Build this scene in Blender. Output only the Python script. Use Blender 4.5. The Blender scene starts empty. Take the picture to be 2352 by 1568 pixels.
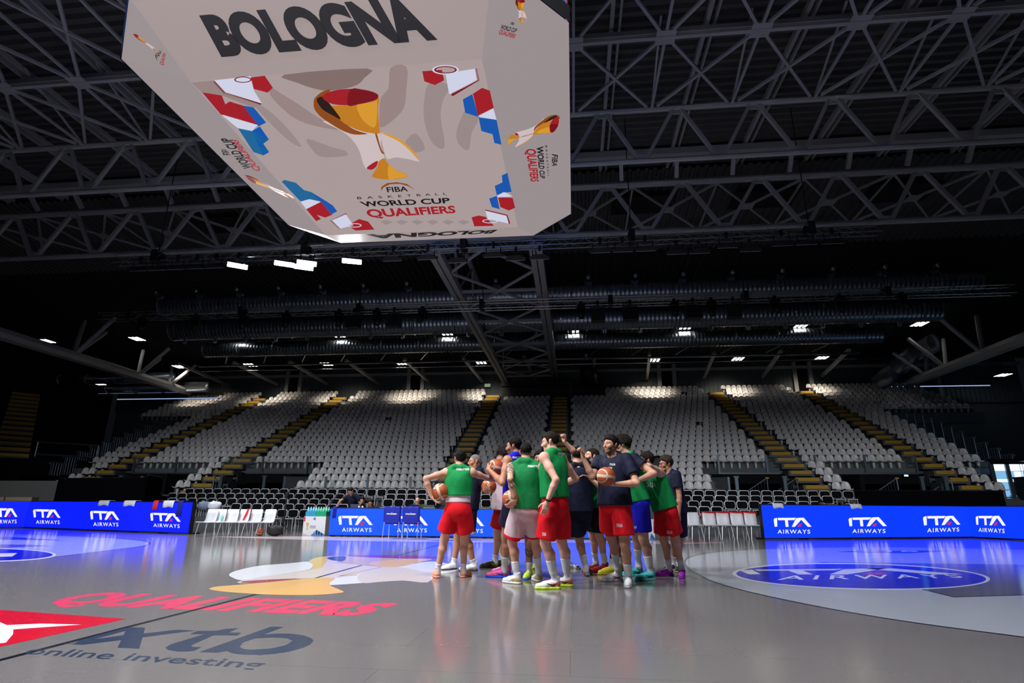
import bpy, bmesh, math, random
import numpy as np
from mathutils import Vector, Matrix, Quaternion
from mathutils.bvhtree import BVHTree
from mathutils.geometry import tessellate_polygon

random.seed(7); RNG = np.random.default_rng(7)
SC = bpy.context.scene
COL = SC.collection

# ------------------------------------------------------------------ camera, world, exposure
FPX = 1292.46
CAM_P = np.array([3.7958, -10.1464, 1.0006])
_yaw, _pit, _rol = -0.1075, 0.2845, 0.0067
FWD = np.array([math.sin(_yaw)*math.cos(_pit), math.cos(_yaw)*math.cos(_pit), math.sin(_pit)])
_r = np.array([math.cos(_yaw), -math.sin(_yaw), 0.0]); _u = np.cross(_r, FWD)
RGT = _r*math.cos(_rol) + _u*math.sin(_rol); UPV = -_r*math.sin(_rol) + _u*math.cos(_rol)
cam = bpy.data.cameras.new('camera'); cam.sensor_width = 36; cam.lens = FPX*36/2352
cam.clip_start = 0.05; cam.clip_end = 300
camo = bpy.data.objects.new('camera', cam); COL.objects.link(camo)
camo.matrix_world = Matrix(((RGT[0], UPV[0], -FWD[0], CAM_P[0]), (RGT[1], UPV[1], -FWD[1], CAM_P[1]),
                            (RGT[2], UPV[2], -FWD[2], CAM_P[2]), (0, 0, 0, 1)))
SC.camera = camo

w = bpy.data.worlds.new('hall_air'); SC.world = w; w.use_nodes = True
w.node_tree.nodes['Background'].inputs[0].default_value = (0.5, 0.6, 0.8, 1)
w.node_tree.nodes['Background'].inputs[1].default_value = 0.006
SC.view_settings.view_transform = 'Standard'; SC.view_settings.look = 'None'
SC.view_settings.gamma = 1.0; SC.view_settings.use_curve_mapping = False
SC.view_settings.exposure = 0.0
SC.cycles.use_denoising = True
SC.cycles.max_bounces = 5; SC.cycles.use_adaptive_sampling = True; SC.cycles.adaptive_threshold = 0.03; SC.cycles.diffuse_bounces = 3; SC.cycles.glossy_bounces = 3
SC.cycles.sample_clamp_indirect = 2.0
FLOOD_W = 2900.0      # watts of each court flood that is switched on
HOUSE_W = 1150.0       # watts of each small row light over the back seats

# ------------------------------------------------------------------ helpers
def px_dir(px, py):
    return RGT*((px-1176)/FPX) - UPV*((py-784)/FPX) + FWD
def on_z(px, py, z=0.0):
    d = px_dir(px, py); return CAM_P + d*((z-CAM_P[2])/d[2])
def on_y(px, py, y):
    d = px_dir(px, py); return CAM_P + d*((y-CAM_P[1])/d[1])
def on_plane(px, py, o, n):
    d = px_dir(px, py); return CAM_P + d*(np.dot(np.array(o)-CAM_P, n)/np.dot(d, n))

def tag(o, label=None, cat=None, group=None, kind=None):
    if label: o['label'] = label
    if cat: o['category'] = cat
    if group: o['group'] = group
    if kind: o['kind'] = kind
    return o

def link(name, data, parent=None, loc=None):
    o = bpy.data.objects.new(name, data); COL.objects.link(o)
    if parent is not None: o.parent = parent
    if loc is not None: o.location = loc
    return o
def empty(name, loc=(0, 0, 0), rz=0, parent=None):
    o = link(name, None, parent, loc); o.rotation_euler.z = rz; o.empty_display_size = 0.1; return o

def copy_tree(o, parent=None):
    c = o.copy(); COL.objects.link(c); c.parent = parent
    for ch in list(o.children): copy_tree(ch, c)
    return c

def mat(name, col, rough=0.6, metal=0.0, emit=None, es=1.0, noise=0.0, nscale=8.0, bump=0.0, bscale=60.0, spec=None, attr=None, coat=0.0, trans=0.0, alpha=None):
    m = bpy.data.materials.new(name); m.use_nodes = True
    nt = m.node_tree; b = nt.nodes['Principled BSDF']
    b.inputs['Base Color'].default_value = (*col, 1); b.inputs['Roughness'].default_value = rough
    b.inputs['Metallic'].default_value = metal
    if spec is not None: b.inputs['Specular IOR Level'].default_value = spec
    if coat: b.inputs['Coat Weight'].default_value = coat; b.inputs['Coat Roughness'].default_value = 0.08
    if trans: b.inputs['Transmission Weight'].default_value = trans
    if emit is not None:
        b.inputs['Emission Color'].default_value = (*emit, 1); b.inputs['Emission Strength'].default_value = es
    src = None
    if attr:
        a = nt.nodes.new('ShaderNodeAttribute'); a.attribute_name = attr
        src = a.outputs['Color']; nt.links.new(src, b.inputs['Base Color'])
    if noise or bump:
        tc = nt.nodes.new('ShaderNodeTexCoord')
    if noise:
        n = nt.nodes.new('ShaderNodeTexNoise'); n.inputs['Scale'].default_value = nscale; n.inputs['Detail'].default_value = 4
        nt.links.new(tc.outputs['Object'], n.inputs['Vector'])
        mp = nt.nodes.new('ShaderNodeMapRange'); mp.inputs[3].default_value = 1-noise; mp.inputs[4].default_value = 1+noise
        nt.links.new(n.outputs['Fac'], mp.inputs[0])
        mx = nt.nodes.new('ShaderNodeMix'); mx.data_type = 'RGBA'; mx.blend_type = 'MULTIPLY'; mx.inputs[0].default_value = 1
        if src is not None: nt.links.new(src, mx.inputs[6])
        else: mx.inputs[6].default_value = (*col, 1)
        nt.links.new(mp.outputs[0], mx.inputs[7]); nt.links.new(mx.outputs[2], b.inputs['Base Color'])
    if bump:
        n = nt.nodes.new('ShaderNodeTexNoise'); n.inputs['Scale'].default_value = bscale; n.inputs['Detail'].default_value = 3
        nt.links.new(tc.outputs['Object'], n.inputs['Vector'])
        bp = nt.nodes.new('ShaderNodeBump'); bp.inputs['Strength'].default_value = bump; bp.inputs['Distance'].default_value = 0.01
        nt.links.new(n.outputs['Fac'], bp.inputs['Height']); nt.links.new(bp.outputs['Normal'], b.inputs['Normal'])
    return m
def led(name, col, es, spec=0.06, sample=False):
    m = mat(name, (0.01, 0.01, 0.01), 0.5, emit=col, es=es, spec=spec); m.cycles.emission_sampling = 'AUTO' if sample else 'NONE'; return m

class MB:
    def __init__(s): s.v = []; s.f = []; s.m = []
    def add(s, vs, fs, mi=0):
        o = len(s.v); s.v += [tuple(map(float, p)) for p in vs]; s.f += [[i+o for i in f] for f in fs]; s.m += [mi]*len(fs); return s
    def box(s, x0, x1, y0, y1, z0, z1, mi=0):
        vs = [(x, y, z) for z in (z0, z1) for y in (y0, y1) for x in (x0, x1)]
        return s.add(vs, [[0, 2, 3, 1], [4, 5, 7, 6], [0, 1, 5, 4], [2, 6, 7, 3], [0, 4, 6, 2], [1, 3, 7, 5]], mi)
    def tube(s, p0, p1, r, n=8, r1=None, mi=0, cap=True):
        p0 = Vector(p0); p1 = Vector(p1); d = (p1-p0).normalized(); r1 = r if r1 is None else r1
        a = d.orthogonal().normalized(); b = d.cross(a)
        vs = []
        for p, rr in ((p0, r), (p1, r1)):
            for k in range(n):
                t = 2*math.pi*k/n; vs.append(p + a*(rr*math.cos(t)) + b*(rr*math.sin(t)))
        fs = [[k, (k+1) % n, n+(k+1) % n, n+k] for k in range(n)]
        if cap: fs += [list(range(n))[::-1], list(range(n, 2*n))]
        return s.add(vs, fs, mi)
    def path(s, pts, r, n=6, mi=0):
        for a, b in zip(pts[:-1], pts[1:]): s.tube(a, b, r, n, mi=mi)
        return s
    def prism(s, loop, fn0, fn1, mi=0):
        n = len(loop); vs = [fn0(*p) for p in loop] + [fn1(*p) for p in loop]
        tris = tessellate_polygon([[Vector((p[0], p[1], 0)) for p in loop]])
        fs = [list(t) for t in tris] + [[i+n for i in t][::-1] for t in tris]
        fs += [[k, (k+1) % n, n+(k+1) % n, n+k] for k in range(n)]
        return s.add(vs, fs, mi)
    def mesh(s, name, mats, smooth=False):
        me = bpy.data.meshes.new(name); me.from_pydata(s.v, [], s.f); 
        for m in (mats if isinstance(mats, (list, tuple)) else [mats]): me.materials.append(m)
        if len(set(s.m)) > 1: me.polygons.foreach_set('material_index', s.m)
        bm = bmesh.new(); bm.from_mesh(me); bmesh.ops.recalc_face_normals(bm, faces=bm.faces); bm.to_mesh(me); bm.free()
        if smooth: me.polygons.foreach_set('use_smooth', [True]*len(me.polygons))
        me.update(); return me
    def obj(s, name, mats, parent=None, smooth=False, loc=None):
        return link(name, s.mesh(name, mats, smooth), parent, loc)

# flat print: 2-D polygons and lettering put on a surface by a mapping function
def homog(q):
    """map unit square (0,0)(1,0)(1,1)(0,1) to four 2-D points"""
    A = []; b = []
    for (u, v), (x, y) in zip([(0, 0), (1, 0), (1, 1), (0, 1)], q):
        A.append([u, v, 1, 0, 0, 0, -u*x, -v*x]); b.append(x)
        A.append([0, 0, 0, u, v, 1, -u*y, -v*y]); b.append(y)
    h = np.linalg.solve(np.array(A, float), np.array(b, float))
    def f(u, v):
        w_ = h[6]*u+h[7]*v+1
        return ((h[0]*u+h[1]*v+h[2])/w_, (h[3]*u+h[4]*v+h[5])/w_)
    return f
def print_obj(name, v2, faces, fn, m, parent):
    me = bpy.data.meshes.new(name); me.from_pydata([tuple(map(float, fn(x, y))) for x, y in v2], [], [list(f) for f in faces]); me.materials.append(m)
    return link(name, me, parent)
def poly(loops):
    """polygon (list of points) or polygon with holes (list of lists) -> verts, tris"""
    if not isinstance(loops[0][0], (list, tuple)): loops = [loops]
    vs = [p for l in loops for p in l]
    return vs, tessellate_polygon([[Vector((p[0], p[1], 0)) for p in l] for l in loops])
_txt = {}
def text2d(s, shear=0.0, bold=0.0, space=1.0):
    key = (s, shear, bold, space)
    if key in _txt: return _txt[key]
    c = bpy.data.curves.new('lettering', 'FONT'); c.body = s; c.shear = shear; c.offset = bold; c.space_character = space
    c.resolution_u = 6; c.fill_mode = 'FRONT'
    o = bpy.data.objects.new('lettering', c); COL.objects.link(o)
    dg = bpy.context.evaluated_depsgraph_get(); me = o.evaluated_get(dg).to_mesh()
    v = [(p.co.x, p.co.y) for p in me.vertices]; f = [tuple(p.vertices) for p in me.polygons]
    o.evaluated_get(dg).to_mesh_clear(); bpy.data.objects.remove(o); bpy.data.curves.remove(c)
    x = [p[0] for p in v]; y = [p[1] for p in v]; cap = 0.729
    x0, x1 = min(x), max(x); v = [((a-x0)/(x1-x0), b/cap) for a, b in v]     # x 0..1, baseline 0, cap height 1
    _txt[key] = (v, f); return v, f
def smooth_loop(pts, n=4):
    """closed Catmull-Rom through points"""
    P = [np.array(p, float) for p in pts]; N = len(P); out = []
    for i in range(N):
        a, b, c, d = P[i-1], P[i], P[(i+1) % N], P[(i+2) % N]
        for k in range(n):
            t = k/n
            out.append(tuple(0.5*((2*b)+(-a+c)*t+(2*a-5*b+4*c-d)*t*t+(-a+3*b-3*c+d)*t**3)))
    return out

# straight steel members that share one mesh
_u = MB().tube((0, 0, -0.5), (0, 0, 0.5), 1, 8).mesh('round_bar', mat('bar_steel', (0.25, 0.26, 0.28), 0.45, 0.3), True)
def _unit(name, m, square=False):
    mb = MB()
    if square: mb.box(-1, 1, -1, 1, -0.5, 0.5)
    else: mb.tube((0, 0, -0.5), (0, 0, 0.5), 1, 8)
    me = mb.mesh(name, m); 
    return me
def member(me, name, p0, p1, r, parent=None, r2=None):
    p0 = Vector(p0); p1 = Vector(p1); d = p1-p0
    o = link(name, me, parent)
    q = d.to_track_quat('Z', 'X' if abs(d.normalized().z) > 0.95 else 'Y')
    o.location = (p0+p1)/2; o.rotation_mode = 'QUATERNION'; o.rotation_quaternion = q; o.scale = (r, r2 or r, d.length)
    return o
# ------------------------------------------------------------------ materials of the hall
M = {}
M['court'] = mat('court_grey', (0.172, 0.158, 0.157), 0.13, noise=0.06, nscale=30, spec=0.55)
M['court_gap'] = mat('court_joint', (0.10, 0.10, 0.10), 0.8)
M['court_light'] = mat('court_pale', (0.38, 0.41, 0.46), 0.13, noise=0.04, nscale=30, spec=0.55)
M['court_key'] = mat('court_key', (0.10, 0.10, 0.105), 0.13, noise=0.06, nscale=30, spec=0.55)
M['court_pink'] = mat('court_apron', (0.62, 0.52, 0.52), 0.16, noise=0.03, spec=0.55)
def ink(name, c): M[name] = mat('ink_'+name, c, 0.15, spec=0.55, noise=0.03, nscale=30)
ink('black', (0.012, 0.013, 0.018)); ink('navy', (0.03, 0.045, 0.085)); ink('red', (0.60, 0.01, 0.03)); ink('rose', (0.72, 0.06, 0.13))
ink('white', (0.72, 0.73, 0.78)); ink('blue', (0.005, 0.01, 0.5)); ink('gold', (0.72, 0.44, 0.16)); ink('sand', (0.50, 0.38, 0.28)); ink('cream', (0.66, 0.58, 0.55))
ink('plum', (0.25, 0.02, 0.14)); ink('wine', (0.36, 0.06, 0.10)); ink('orange', (0.80, 0.45, 0.15)); ink('sky', (0.10, 0.25, 0.6))
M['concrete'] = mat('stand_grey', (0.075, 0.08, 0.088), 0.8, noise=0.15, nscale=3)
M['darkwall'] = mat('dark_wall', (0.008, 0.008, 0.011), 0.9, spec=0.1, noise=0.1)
M['curtain'] = mat('black_curtain', (0.003, 0.003, 0.005), 0.95, spec=0.05, bump=0.3, bscale=5)
M['wallpanel'] = mat('wall_panel', (0.085, 0.11, 0.125), 0.55, 0.1, noise=0.1, nscale=2)
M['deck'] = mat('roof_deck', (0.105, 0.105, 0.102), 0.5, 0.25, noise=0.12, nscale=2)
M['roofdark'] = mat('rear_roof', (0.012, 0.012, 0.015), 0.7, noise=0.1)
M['steel'] = mat('truss_steel', (0.42, 0.425, 0.43), 0.5, 0.2, noise=0.08, nscale=6)
M['steel2'] = mat('girder_steel', (0.46, 0.46, 0.48), 0.45, 0.2, noise=0.08, nscale=6)
M['alu'] = mat('rigging_aluminium', (0.55, 0.58, 0.62), 0.3, 0.9)
M['blackmetal'] = mat('black_metal', (0.01, 0.01, 0.012), 0.5, 0.3)
M['post'] = mat('grey_post', (0.12, 0.16, 0.20), 0.35, 0.6)
M['yellow'] = mat('yellow_step', (0.46, 0.27, 0.012), 0.6, noise=0.25, nscale=12)
M['tread'] = mat('step_tread', (0.09, 0.095, 0.10), 0.7, noise=0.15)
M['white_plastic'] = mat('seat_plastic', (0.70, 0.685, 0.68), 0.28, spec=0.5, noise=0.04, nscale=3)
M['white_shell'] = mat('white_shell', (0.75, 0.76, 0.80), 0.3)
M['black_pad'] = mat('black_pad', (0.004, 0.004, 0.005), 0.8, spec=0.08)
M['chrome'] = mat('chrome', (0.78, 0.80, 0.84), 0.25, 0.45)
M['glass'] = mat('rail_glass', (0.75, 0.9, 0.9), 0.05, spec=0.4); M['glass'].node_tree.nodes['Principled BSDF'].inputs['Alpha'].default_value = 0.03
M['duct'] = None
def duct_material():
    m = mat('spiral_duct', (0.42, 0.47, 0.55), 0.30, 0.9); nt = m.node_tree; b = nt.nodes['Principled BSDF']
    tc = nt.nodes.new('ShaderNodeTexCoord'); wv = nt.nodes.new('ShaderNodeTexWave'); wv.wave_type = 'BANDS'; wv.bands_direction = 'Z'
    wv.inputs['Scale'].default_value = 60; wv.inputs['Distortion'].default_value = 0
    nt.links.new(tc.outputs['Generated'], wv.inputs['Vector'])
    bp = nt.nodes.new('ShaderNodeBump'); bp.inputs['Strength'].default_value = 0.6; bp.inputs['Distance'].default_value = 0.03
    nt.links.new(wv.outputs['Fac'], bp.inputs['Height']); nt.links.new(bp.outputs['Normal'], b.inputs['Normal'])
    return m
M['duct'] = duct_material()

# ------------------------------------------------------------------ floor with its panels
PX0, PL, PY0, PW = 3.746, 2.42, -6.24, 0.634
rows_k = range(-6, 7); ya, yb = PY0+PW*rows_k[0], PY0+PW*(rows_k[-1]+1); xa, xb = -6.0, 14.0
f = MB()
f.box(-48, xa, -26, 46, -0.3, 0); f.box(xb, 48, -26, 46, -0.3, 0)
f.box(xa, xb, -26, ya, -0.3, 0); f.box(xa, xb, yb, 46, -0.3, 0); f.box(xa, xb, ya, yb, -0.3, -0.012, 1)
floor = tag(f.obj('floor', [M['court'], M['court_gap']]), 'glossy grey basketball court laid in long panels', kind='structure')
_panels = {}
for k in rows_k:
    y = PY0+PW*k; xs = PX0 + (0 if k % 2 == 0 else PL/2)
    x = xs - PL*math.ceil((xs-xa)/PL)
    while x < xb:
        x0, x1 = max(x, xa), min(x+PL, xb); x += PL
        if x1-x0 < 0.02: continue
        w_ = round(x1-x0, 3)
        if w_ not in _panels:
            _panels[w_] = MB().box(0.0009, w_-0.0009, 0.0009, PW-0.0009, -0.02, 0).mesh('floor_panel', M['court'])
        o = link('floor_panel', _panels[w_], floor, (x0, y, 0))

def fprint(name, pts, m, z=0.002, smooth=0, scale=1.0, off=(0, 0)):
    """print traced in photograph coordinates on the flat court"""
    loops = pts if isinstance(pts[0][0], (list, tuple)) else [pts]
    z0 = z; loops = [[(p[0]/scale+off[0], p[1]/scale+off[1]) for p in l] for l in loops]
    if smooth: loops = [smooth_loop(l, smooth) for l in loops]
    W2 = [[tuple(on_z(p[0], p[1], z)[:2]) for p in l] for l in loops]
    v, t = poly(W2)
    return print_obj(name, v, t, lambda x, y: (x, y, z*0.2), m, floor)
def ring_arc(name, cx, cy, r0, r1, a0, a1, m, z, n=96):
    vs = []; fs = []
    for k in range(n+1):
        a = a0+(a1-a0)*k/n
        for r in (r0, r1): vs.append((cx+r*math.cos(a), cy+r*math.sin(a)))
    fs = [(2*k, 2*k+1, 2*k+3, 2*k+2) for k in range(n)]
    return print_obj(name, vs, fs, lambda x, y: (x, y, z), m, floor)

# half-way line
cl = [on_z(*p) for p in [(-120, 1547), (0, 1515.6), (299, 1438), (592, 1363.6)]] + [on_z(925, 1272), on_z(1010, 1251), np.array([-0.1, 7.4, 0])]
vs = []; 
for p in cl: vs += [(p[0]-0.028, p[1]), (p[0]+0.028, p[1])]
print_obj('half_way_line', vs, [(2*k, 2*k+1, 2*k+3, 2*k+2) for k in range(len(cl)-1)], lambda x, y: (x, y, 0.0009), M['black'], floor)
# three-point areas traced on the floor
arcR = [(2500, 1487), (2352, 1463), (2096, 1429), (1892, 1395), (1722, 1359.3), (1640, 1336), (1609.8, 1321.9), (1585, 1308), (1572.4, 1294.7), (1577, 1283), (1600, 1275), (1654, 1266.8), (1756, 1260.7), (1900, 1257), (2080, 1256), (2352, 1262), (2500, 1267)]
arcL = [(-150, 1306), (0, 1290.5), (80, 1283), (170, 1273.5), (306, 1256.5), (335, 1252), (343.5, 1248), (335, 1243.5), (300, 1239), (240, 1235), (140, 1230), (0, 1224), (-150, 1217)]
for nm, ar in (('three_point_area', arcR), ('three_point_area', arcL)):
    W2 = [np.array(on_z(*p)[:2]) for p in ar]; pts = []
    for i in range(len(W2)-1):
        a, b, c, d = W2[max(i-1, 0)], W2[i], W2[i+1], W2[min(i+2, len(W2)-1)]
        for t in (0, 0.25, 0.5, 0.75): pts.append(tuple(0.5*((2*b)+(-a+c)*t+(2*a-5*b+4*c-d)*t*t+(-a+3*b-3*c+d)*t**3)))
    pts.append(tuple(W2[-1]))
    v, t = poly(pts); print_obj(nm, v, t, lambda x, y: (x, y, 0.0003), M['court_light'], floor)
    vs = []
    for i, p in enumerate(pts):
        a = np.array(pts[max(i-1, 0)]); b = np.array(pts[min(i+1, len(pts)-1)]); tn = (b-a)/np.linalg.norm(b-a); nn = np.array([-tn[1], tn[0]])
        vs += [tuple(np.array(p)-nn*0.025), tuple(np.array(p)+nn*0.025)]
    print_obj('three_point_line', vs, [(2*k, 2*k+1, 2*k+3, 2*k+2) for k in range(len(pts)-1)], lambda x, y: (x, y, 0.0006), M['black'], floor)
# keys
fprint('key_area', [(2122, 1353.5), (2190, 1369.8), (2352, 1365.5), (2700, 1352), (2700, 1290), (2352, 1296), (1950, 1291), (1880, 1290)], M['court_key'], 0.0025)
fprint('key_line', [(2118, 1353.3), (2190, 1370.8), (2352, 1366.3), (2352, 1364.9), (2191, 1369), (2121, 1352.2)], M['black'], 0.0032)
fprint('key_area', [(-100, 1262), (120, 1253), (60, 1250), (-100, 1249)], M['court_key'], 0.0025)
# sponsor discs on both keys
def disc(cx, cy, rx, ry, m, z, n=72, tilt=0.0):
    pts = [(cx+rx*math.cos(2*math.pi*k/n)*math.cos(tilt), cy+ry*math.sin(2*math.pi*k/n)+rx*math.cos(2*math.pi*k/n)*math.sin(tilt)) for k in range(n)]
    fprint('sponsor_disc', pts, m, z)
disc(1978, 1322.5, 296, 30, M['white'], 0.004, tilt=0.022); disc(1978, 1322.5, 287, 27.5, M['blue'], 0.005, tilt=0.022)
disc(-70, 1273.5, 199, 16.5, M['white'], 0.004); disc(-70, 1273, 191, 14.5, M['blue'], 0.005)
ITA = [[(0, .22), (.02, .06), (.09, 0), (.10, .96), (.03, 1), (.02, .8)],
       [(.107, 0), (.595, 0), (.545, .26), (.38, .26), (.40, 1), (.322, 1), (.302, .26), (.117, .26)],
       [(.595, .06), (.67, 0), (.78, 0), (.565, 1), (.483, 1)],
       [(.69, 0), (.80, 0), (1, .98), (.905, 1), (.74, .26)]]
ITA_RED = [(.683, .67), (.755, .69), (.712, 1), (.628, .98)]
def airline(parent, fn, white, red, air=(.107, .965, 1.29, 1.74)):
    """fn(u,v): u right, v down; letters over a spaced word"""
    for pl in ITA:
        v, t = poly(pl); print_obj('logo_letter', v, t, fn, white, parent)
    v, t = poly(ITA_RED); print_obj('logo_accent', v, t, fn, red, parent)
    v, t = text2d('AIRWAYS', bold=0.012, space=1.25); a0, a1, b0, b1 = air
    print_obj('logo_word', v, t, lambda x, y: fn(a0+(a1-a0)*x, b1-(b1-b0)*y), white, parent)
h = homog([(1697, 1308), (2178, 1303.5), (2215, 1319), (1712, 1318.5)])
def _hl(u, v):
    x, y = h(u, v); return on_z(x, y, 0.0012)
for pl in ITA:
    v, t = poly(pl); print_obj('logo_letter', v, t, _hl, M['white'], floor)
v, t = poly(ITA_RED); print_obj('logo_accent', v, t, _hl, M['red'], floor)
h2 = homog([(1785, 1331), (2215, 1326), (2190, 1317.5), (1800, 1321)])
v, t = text2d('AIRWAYS', bold=0.012, space=1.4); print_obj('logo_word', v, t, lambda x, y: on_z(*h2(x, y), 0.0012), M['white'], floor)
fprint('logo_letter', [(-20, 1270), (40, 1269), (28, 1277), (-20, 1278)], M['white'], 0.006)
# diamond sponsor marks by the far corners
fprint('sponsor_diamond', [(1918, 1266), (2000, 1263), (2090, 1263), (2190, 1264), (2090, 1270), (2000, 1268.5)], M['navy'], 0.004)
fprint('sponsor_diamond', [(-60, 1230), (0, 1231), (60, 1234), (150, 1240.5), (40, 1239), (-60, 1238)], M['navy'], 0.004)
h3 = homog([(1965, 1266.5), (2110, 1266.5), (2110, 1263.8), (1975, 1264)])
v, t = text2d('XTB', bold=0.02); print_obj('logo_word', v, t, lambda x, y: on_z(*h3(x, y), 0.001), M['white'], floor)
# far apron beyond the side line
A0, A1 = on_z(430, 1236.5), on_z(1150, 1246.5)
fprint('side_apron', [(470, 1231.2), (640, 1231.2), (755, 1231.5), (1110, 1236), (1500, 1237.5), (1500, 1246), (1110, 1245.4), (860, 1242.5), (640, 1237.5)], M['court_pink'], 0.0015)
fprint('side_apron', [(1500, 1240.5), (1560, 1240), (1640, 1243.5), (1665, 1246.5), (1560, 1248.5), (1500, 1249)], M['court_pink'], 0.0015)
fprint('apron_mark', [(1545, 1242), (1600, 1240.7), (1652, 1245), (1600, 1245.5), (1545, 1245.5)], M['wine'], 0.0025)
fprint('apron_mark', [(985, 1241), (1075, 1238.6), (1110, 1239.5), (1020, 1242.3)], M['navy'], 0.0025)
# big centre print: cup lying on the court
S4, O4 = 3.7935, (480, 1230)
def c4(name, pts, m, z, sm=3): fprint(name, pts, M[m], z, sm, S4, O4)
c4('cup_print', [(175, 338), (215, 310), (350, 275), (480, 255), (700, 238), (860, 224), (905, 248), (880, 285), (700, 322), (480, 352), (290, 385), (205, 362)], 'white', 0.003)
c4('cup_print', [(1050, 410), (1080, 372), (1300, 330), (1640, 268), (1900, 224), (2060, 236), (2165, 285), (2120, 315), (1990, 330), (1930, 320), (1905, 405), (1700, 388), (1400, 405), (1070, 427)], 'white', 0.003)
c4('cup_print', [(240, 402), (480, 352), (700, 322), (895, 280), (905, 248), (868, 222), (930, 192), (1030, 178), (1180, 174), (1400, 182), (1650, 190), (1940, 200), (1800, 235), (1640, 268), (1480, 300), (1250, 345), (1085, 367), (820, 368), (430, 408)], 'cream', 0.004)
c4('cup_print', [(868, 222), (930, 190), (1030, 178), (1040, 200), (1000, 250), (960, 282), (700, 325), (880, 290), (908, 250)], 'gold', 0.005)
c4('cup_print', [(1200, 176), (1500, 186), (1940, 198), (1800, 235), (1640, 268), (1400, 262), (1210, 240), (1080, 235), (1170, 215)], 'sand', 0.005)
c4('cup_print', [(1400, 230), (1640, 205), (1900, 203), (1780, 240), (1640, 267), (1480, 262)], 'gold', 0.0055)
c4('cup_print', [(1500, 262), (1640, 268), (1880, 310), (1960, 322), (1905, 404), (1700, 388), (1480, 400), (1340, 408), (1300, 345)], 'cream', 0.0045)
c4('cup_print', [(1028, 192), (1090, 178), (1195, 178), (1165, 220), (1080, 212)], 'navy', 0.006)
c4('cup_print', [(1195, 174), (1330, 166), (1700, 168), (1900, 176), (2085, 187), (1980, 195), (1700, 196), (1400, 186)], 'plum', 0.006)
c4('cup_print', [(280, 398), (340, 388), (560, 376), (820, 369), (640, 388), (430, 408), (300, 405)], 'wine', 0.006)
c4('cup_print', [(5, 462), (60, 440), (240, 425), (430, 407), (820, 369), (1085, 366), (1052, 405), (1068, 437), (1172, 480), (1130, 495), (950, 510), (700, 512), (450, 505), (150, 485)], 'gold', 0.0055)
c4('cup_print', [(420, 500), (620, 455), (850, 405), (1060, 380), (1050, 410), (1068, 437), (1172, 480), (1130, 495), (950, 510), (700, 512)], 'orange', 0.006)
for a, b in (((1120, 348), (1500, 268)), ((1140, 343), (1290, 335))):
    c4('cup_print', [a, (a[0]+14, a[1]+3), (b[0], b[1]+6), b], 'sand', 0.0065, 0)
# QUALIFIERS, xtb, online investing, red flag
h4 = homog([(97, 1384), (828, 1412.5), (926, 1385.5), (216, 1359)])
v, t = text2d('QUALIFIERS', bold=0.055, space=1.06); print_obj('court_word', v, t, lambda x, y: on_z(*h4(x, y), 0.0006), M['rose'], floor)
S3, O3 = 3.36, (0, 1350)
for pts in ([(985, 297), (1120, 303), (1075, 463), (908, 455)],
            [(475, 421), (560, 425), (610, 405), (940, 362), (1110, 346), (1370, 317), (1508, 324), (1400, 336), (1100, 374), (900, 400), (640, 432), (560, 428)],
            [(560, 427), (620, 396), (970, 302), (1000, 315), (690, 398), (640, 430)]):
    zx_ = globals().get('zx_', 0.003)+0.001; fprint('court_letter', pts, M['navy'], zx_, 0, S3, O3)
fprint('court_letter', [(1520, 328), (1670, 326), (1740, 312), (1842, 305), (1765, 340), (1862, 341), (1835, 363), (1650, 360), (1480, 436), (1475, 448), (1500, 451), (1558, 450), (1500, 480), (1440, 486), (1380, 486), (1300, 475), (1278, 457), (1310, 433), (1580, 352), (1468, 352)], M['navy'], 0.0035, 0, S3, O3)
fprint('court_letter', [[(1830, 993), (1915, 995), (1780, 1046), (1870, 1040), (1960, 1040), (2050, 1051), (2105, 1072), (2116, 1088), (2095, 1112), (2050, 1134), (1950, 1161), (1860, 1175), (1760, 1183), (1650, 1181), (1570, 1172), (1532, 1155), (1470, 1168), (1348, 1163)],
             [(1620, 1128), (1640, 1100), (1720, 1072), (1850, 1065), (1940, 1070), (1975, 1088), (1930, 1118), (1830, 1140), (1700, 1148), (1640, 1142)]], M['navy'], 0.0035, 0, 2.94, (0, 1100))
h5 = homog([(52, 1500.5), (596, 1534.5), (619, 1516), (84, 1484.5)])
v, t = text2d('online investing', bold=0.008); print_obj('court_word', v, t, lambda x, y: on_z(*h5(x, y), 0.001), M['navy'], floor)
fprint('red_flag', [(-130, 1392), (0, 1399.5), (291, 1420), (0, 1484), (-130, 1512)], M['red'], 0.003)
fprint('flag_mark', [(-60, 1424), (0, 1427), (16, 1434), (95, 1430.5), (188, 1432.8), (31, 1444), (30, 1455), (14, 1474), (0, 1476), (-60, 1478)], M['white'], 0.004)

# ------------------------------------------------------------------ walls
RB = 44.0
wb = MB(); 
for k in range(220):                                        # vertical ribbed cladding
    x = -44+0.4*k; wb.box(x, x+0.22, RB-0.05, RB+0.2, 10.2, 14.4); wb.box(x+0.22, x+0.4, RB, RB+0.2, 10.2, 14.4)
wb.box(-44, 44, RB+0.2, RB+0.5, 0, 16.5)
wall_back = tag(wb.obj('wall_back', M['wallpanel']), 'dark ribbed metal rear wall above the top seats', kind='structure')
for x in (-38, -36.6, -25.2, -23.8, -12.4, -11, 12.2, 13.6, 24.6, 26, 37):
    MB().box(x-0.18, x+0.18, RB-0.35, RB-0.05, 10.2, 14.2).obj('wall_column', M['steel'], wall_back)
for x in (-24.5, -11.7, 12.9, 25.3, -37.3): MB().box(x-0.45, x+0.45, RB-0.2, RB-0.04, 10.2, 14.2).obj('wall_slot', M['darkwall'], wall_back)
MB().box(-44, 44, RB-0.4, RB-0.05, 13.55, 13.8).obj('wall_beam', M['steel'], wall_back)
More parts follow.
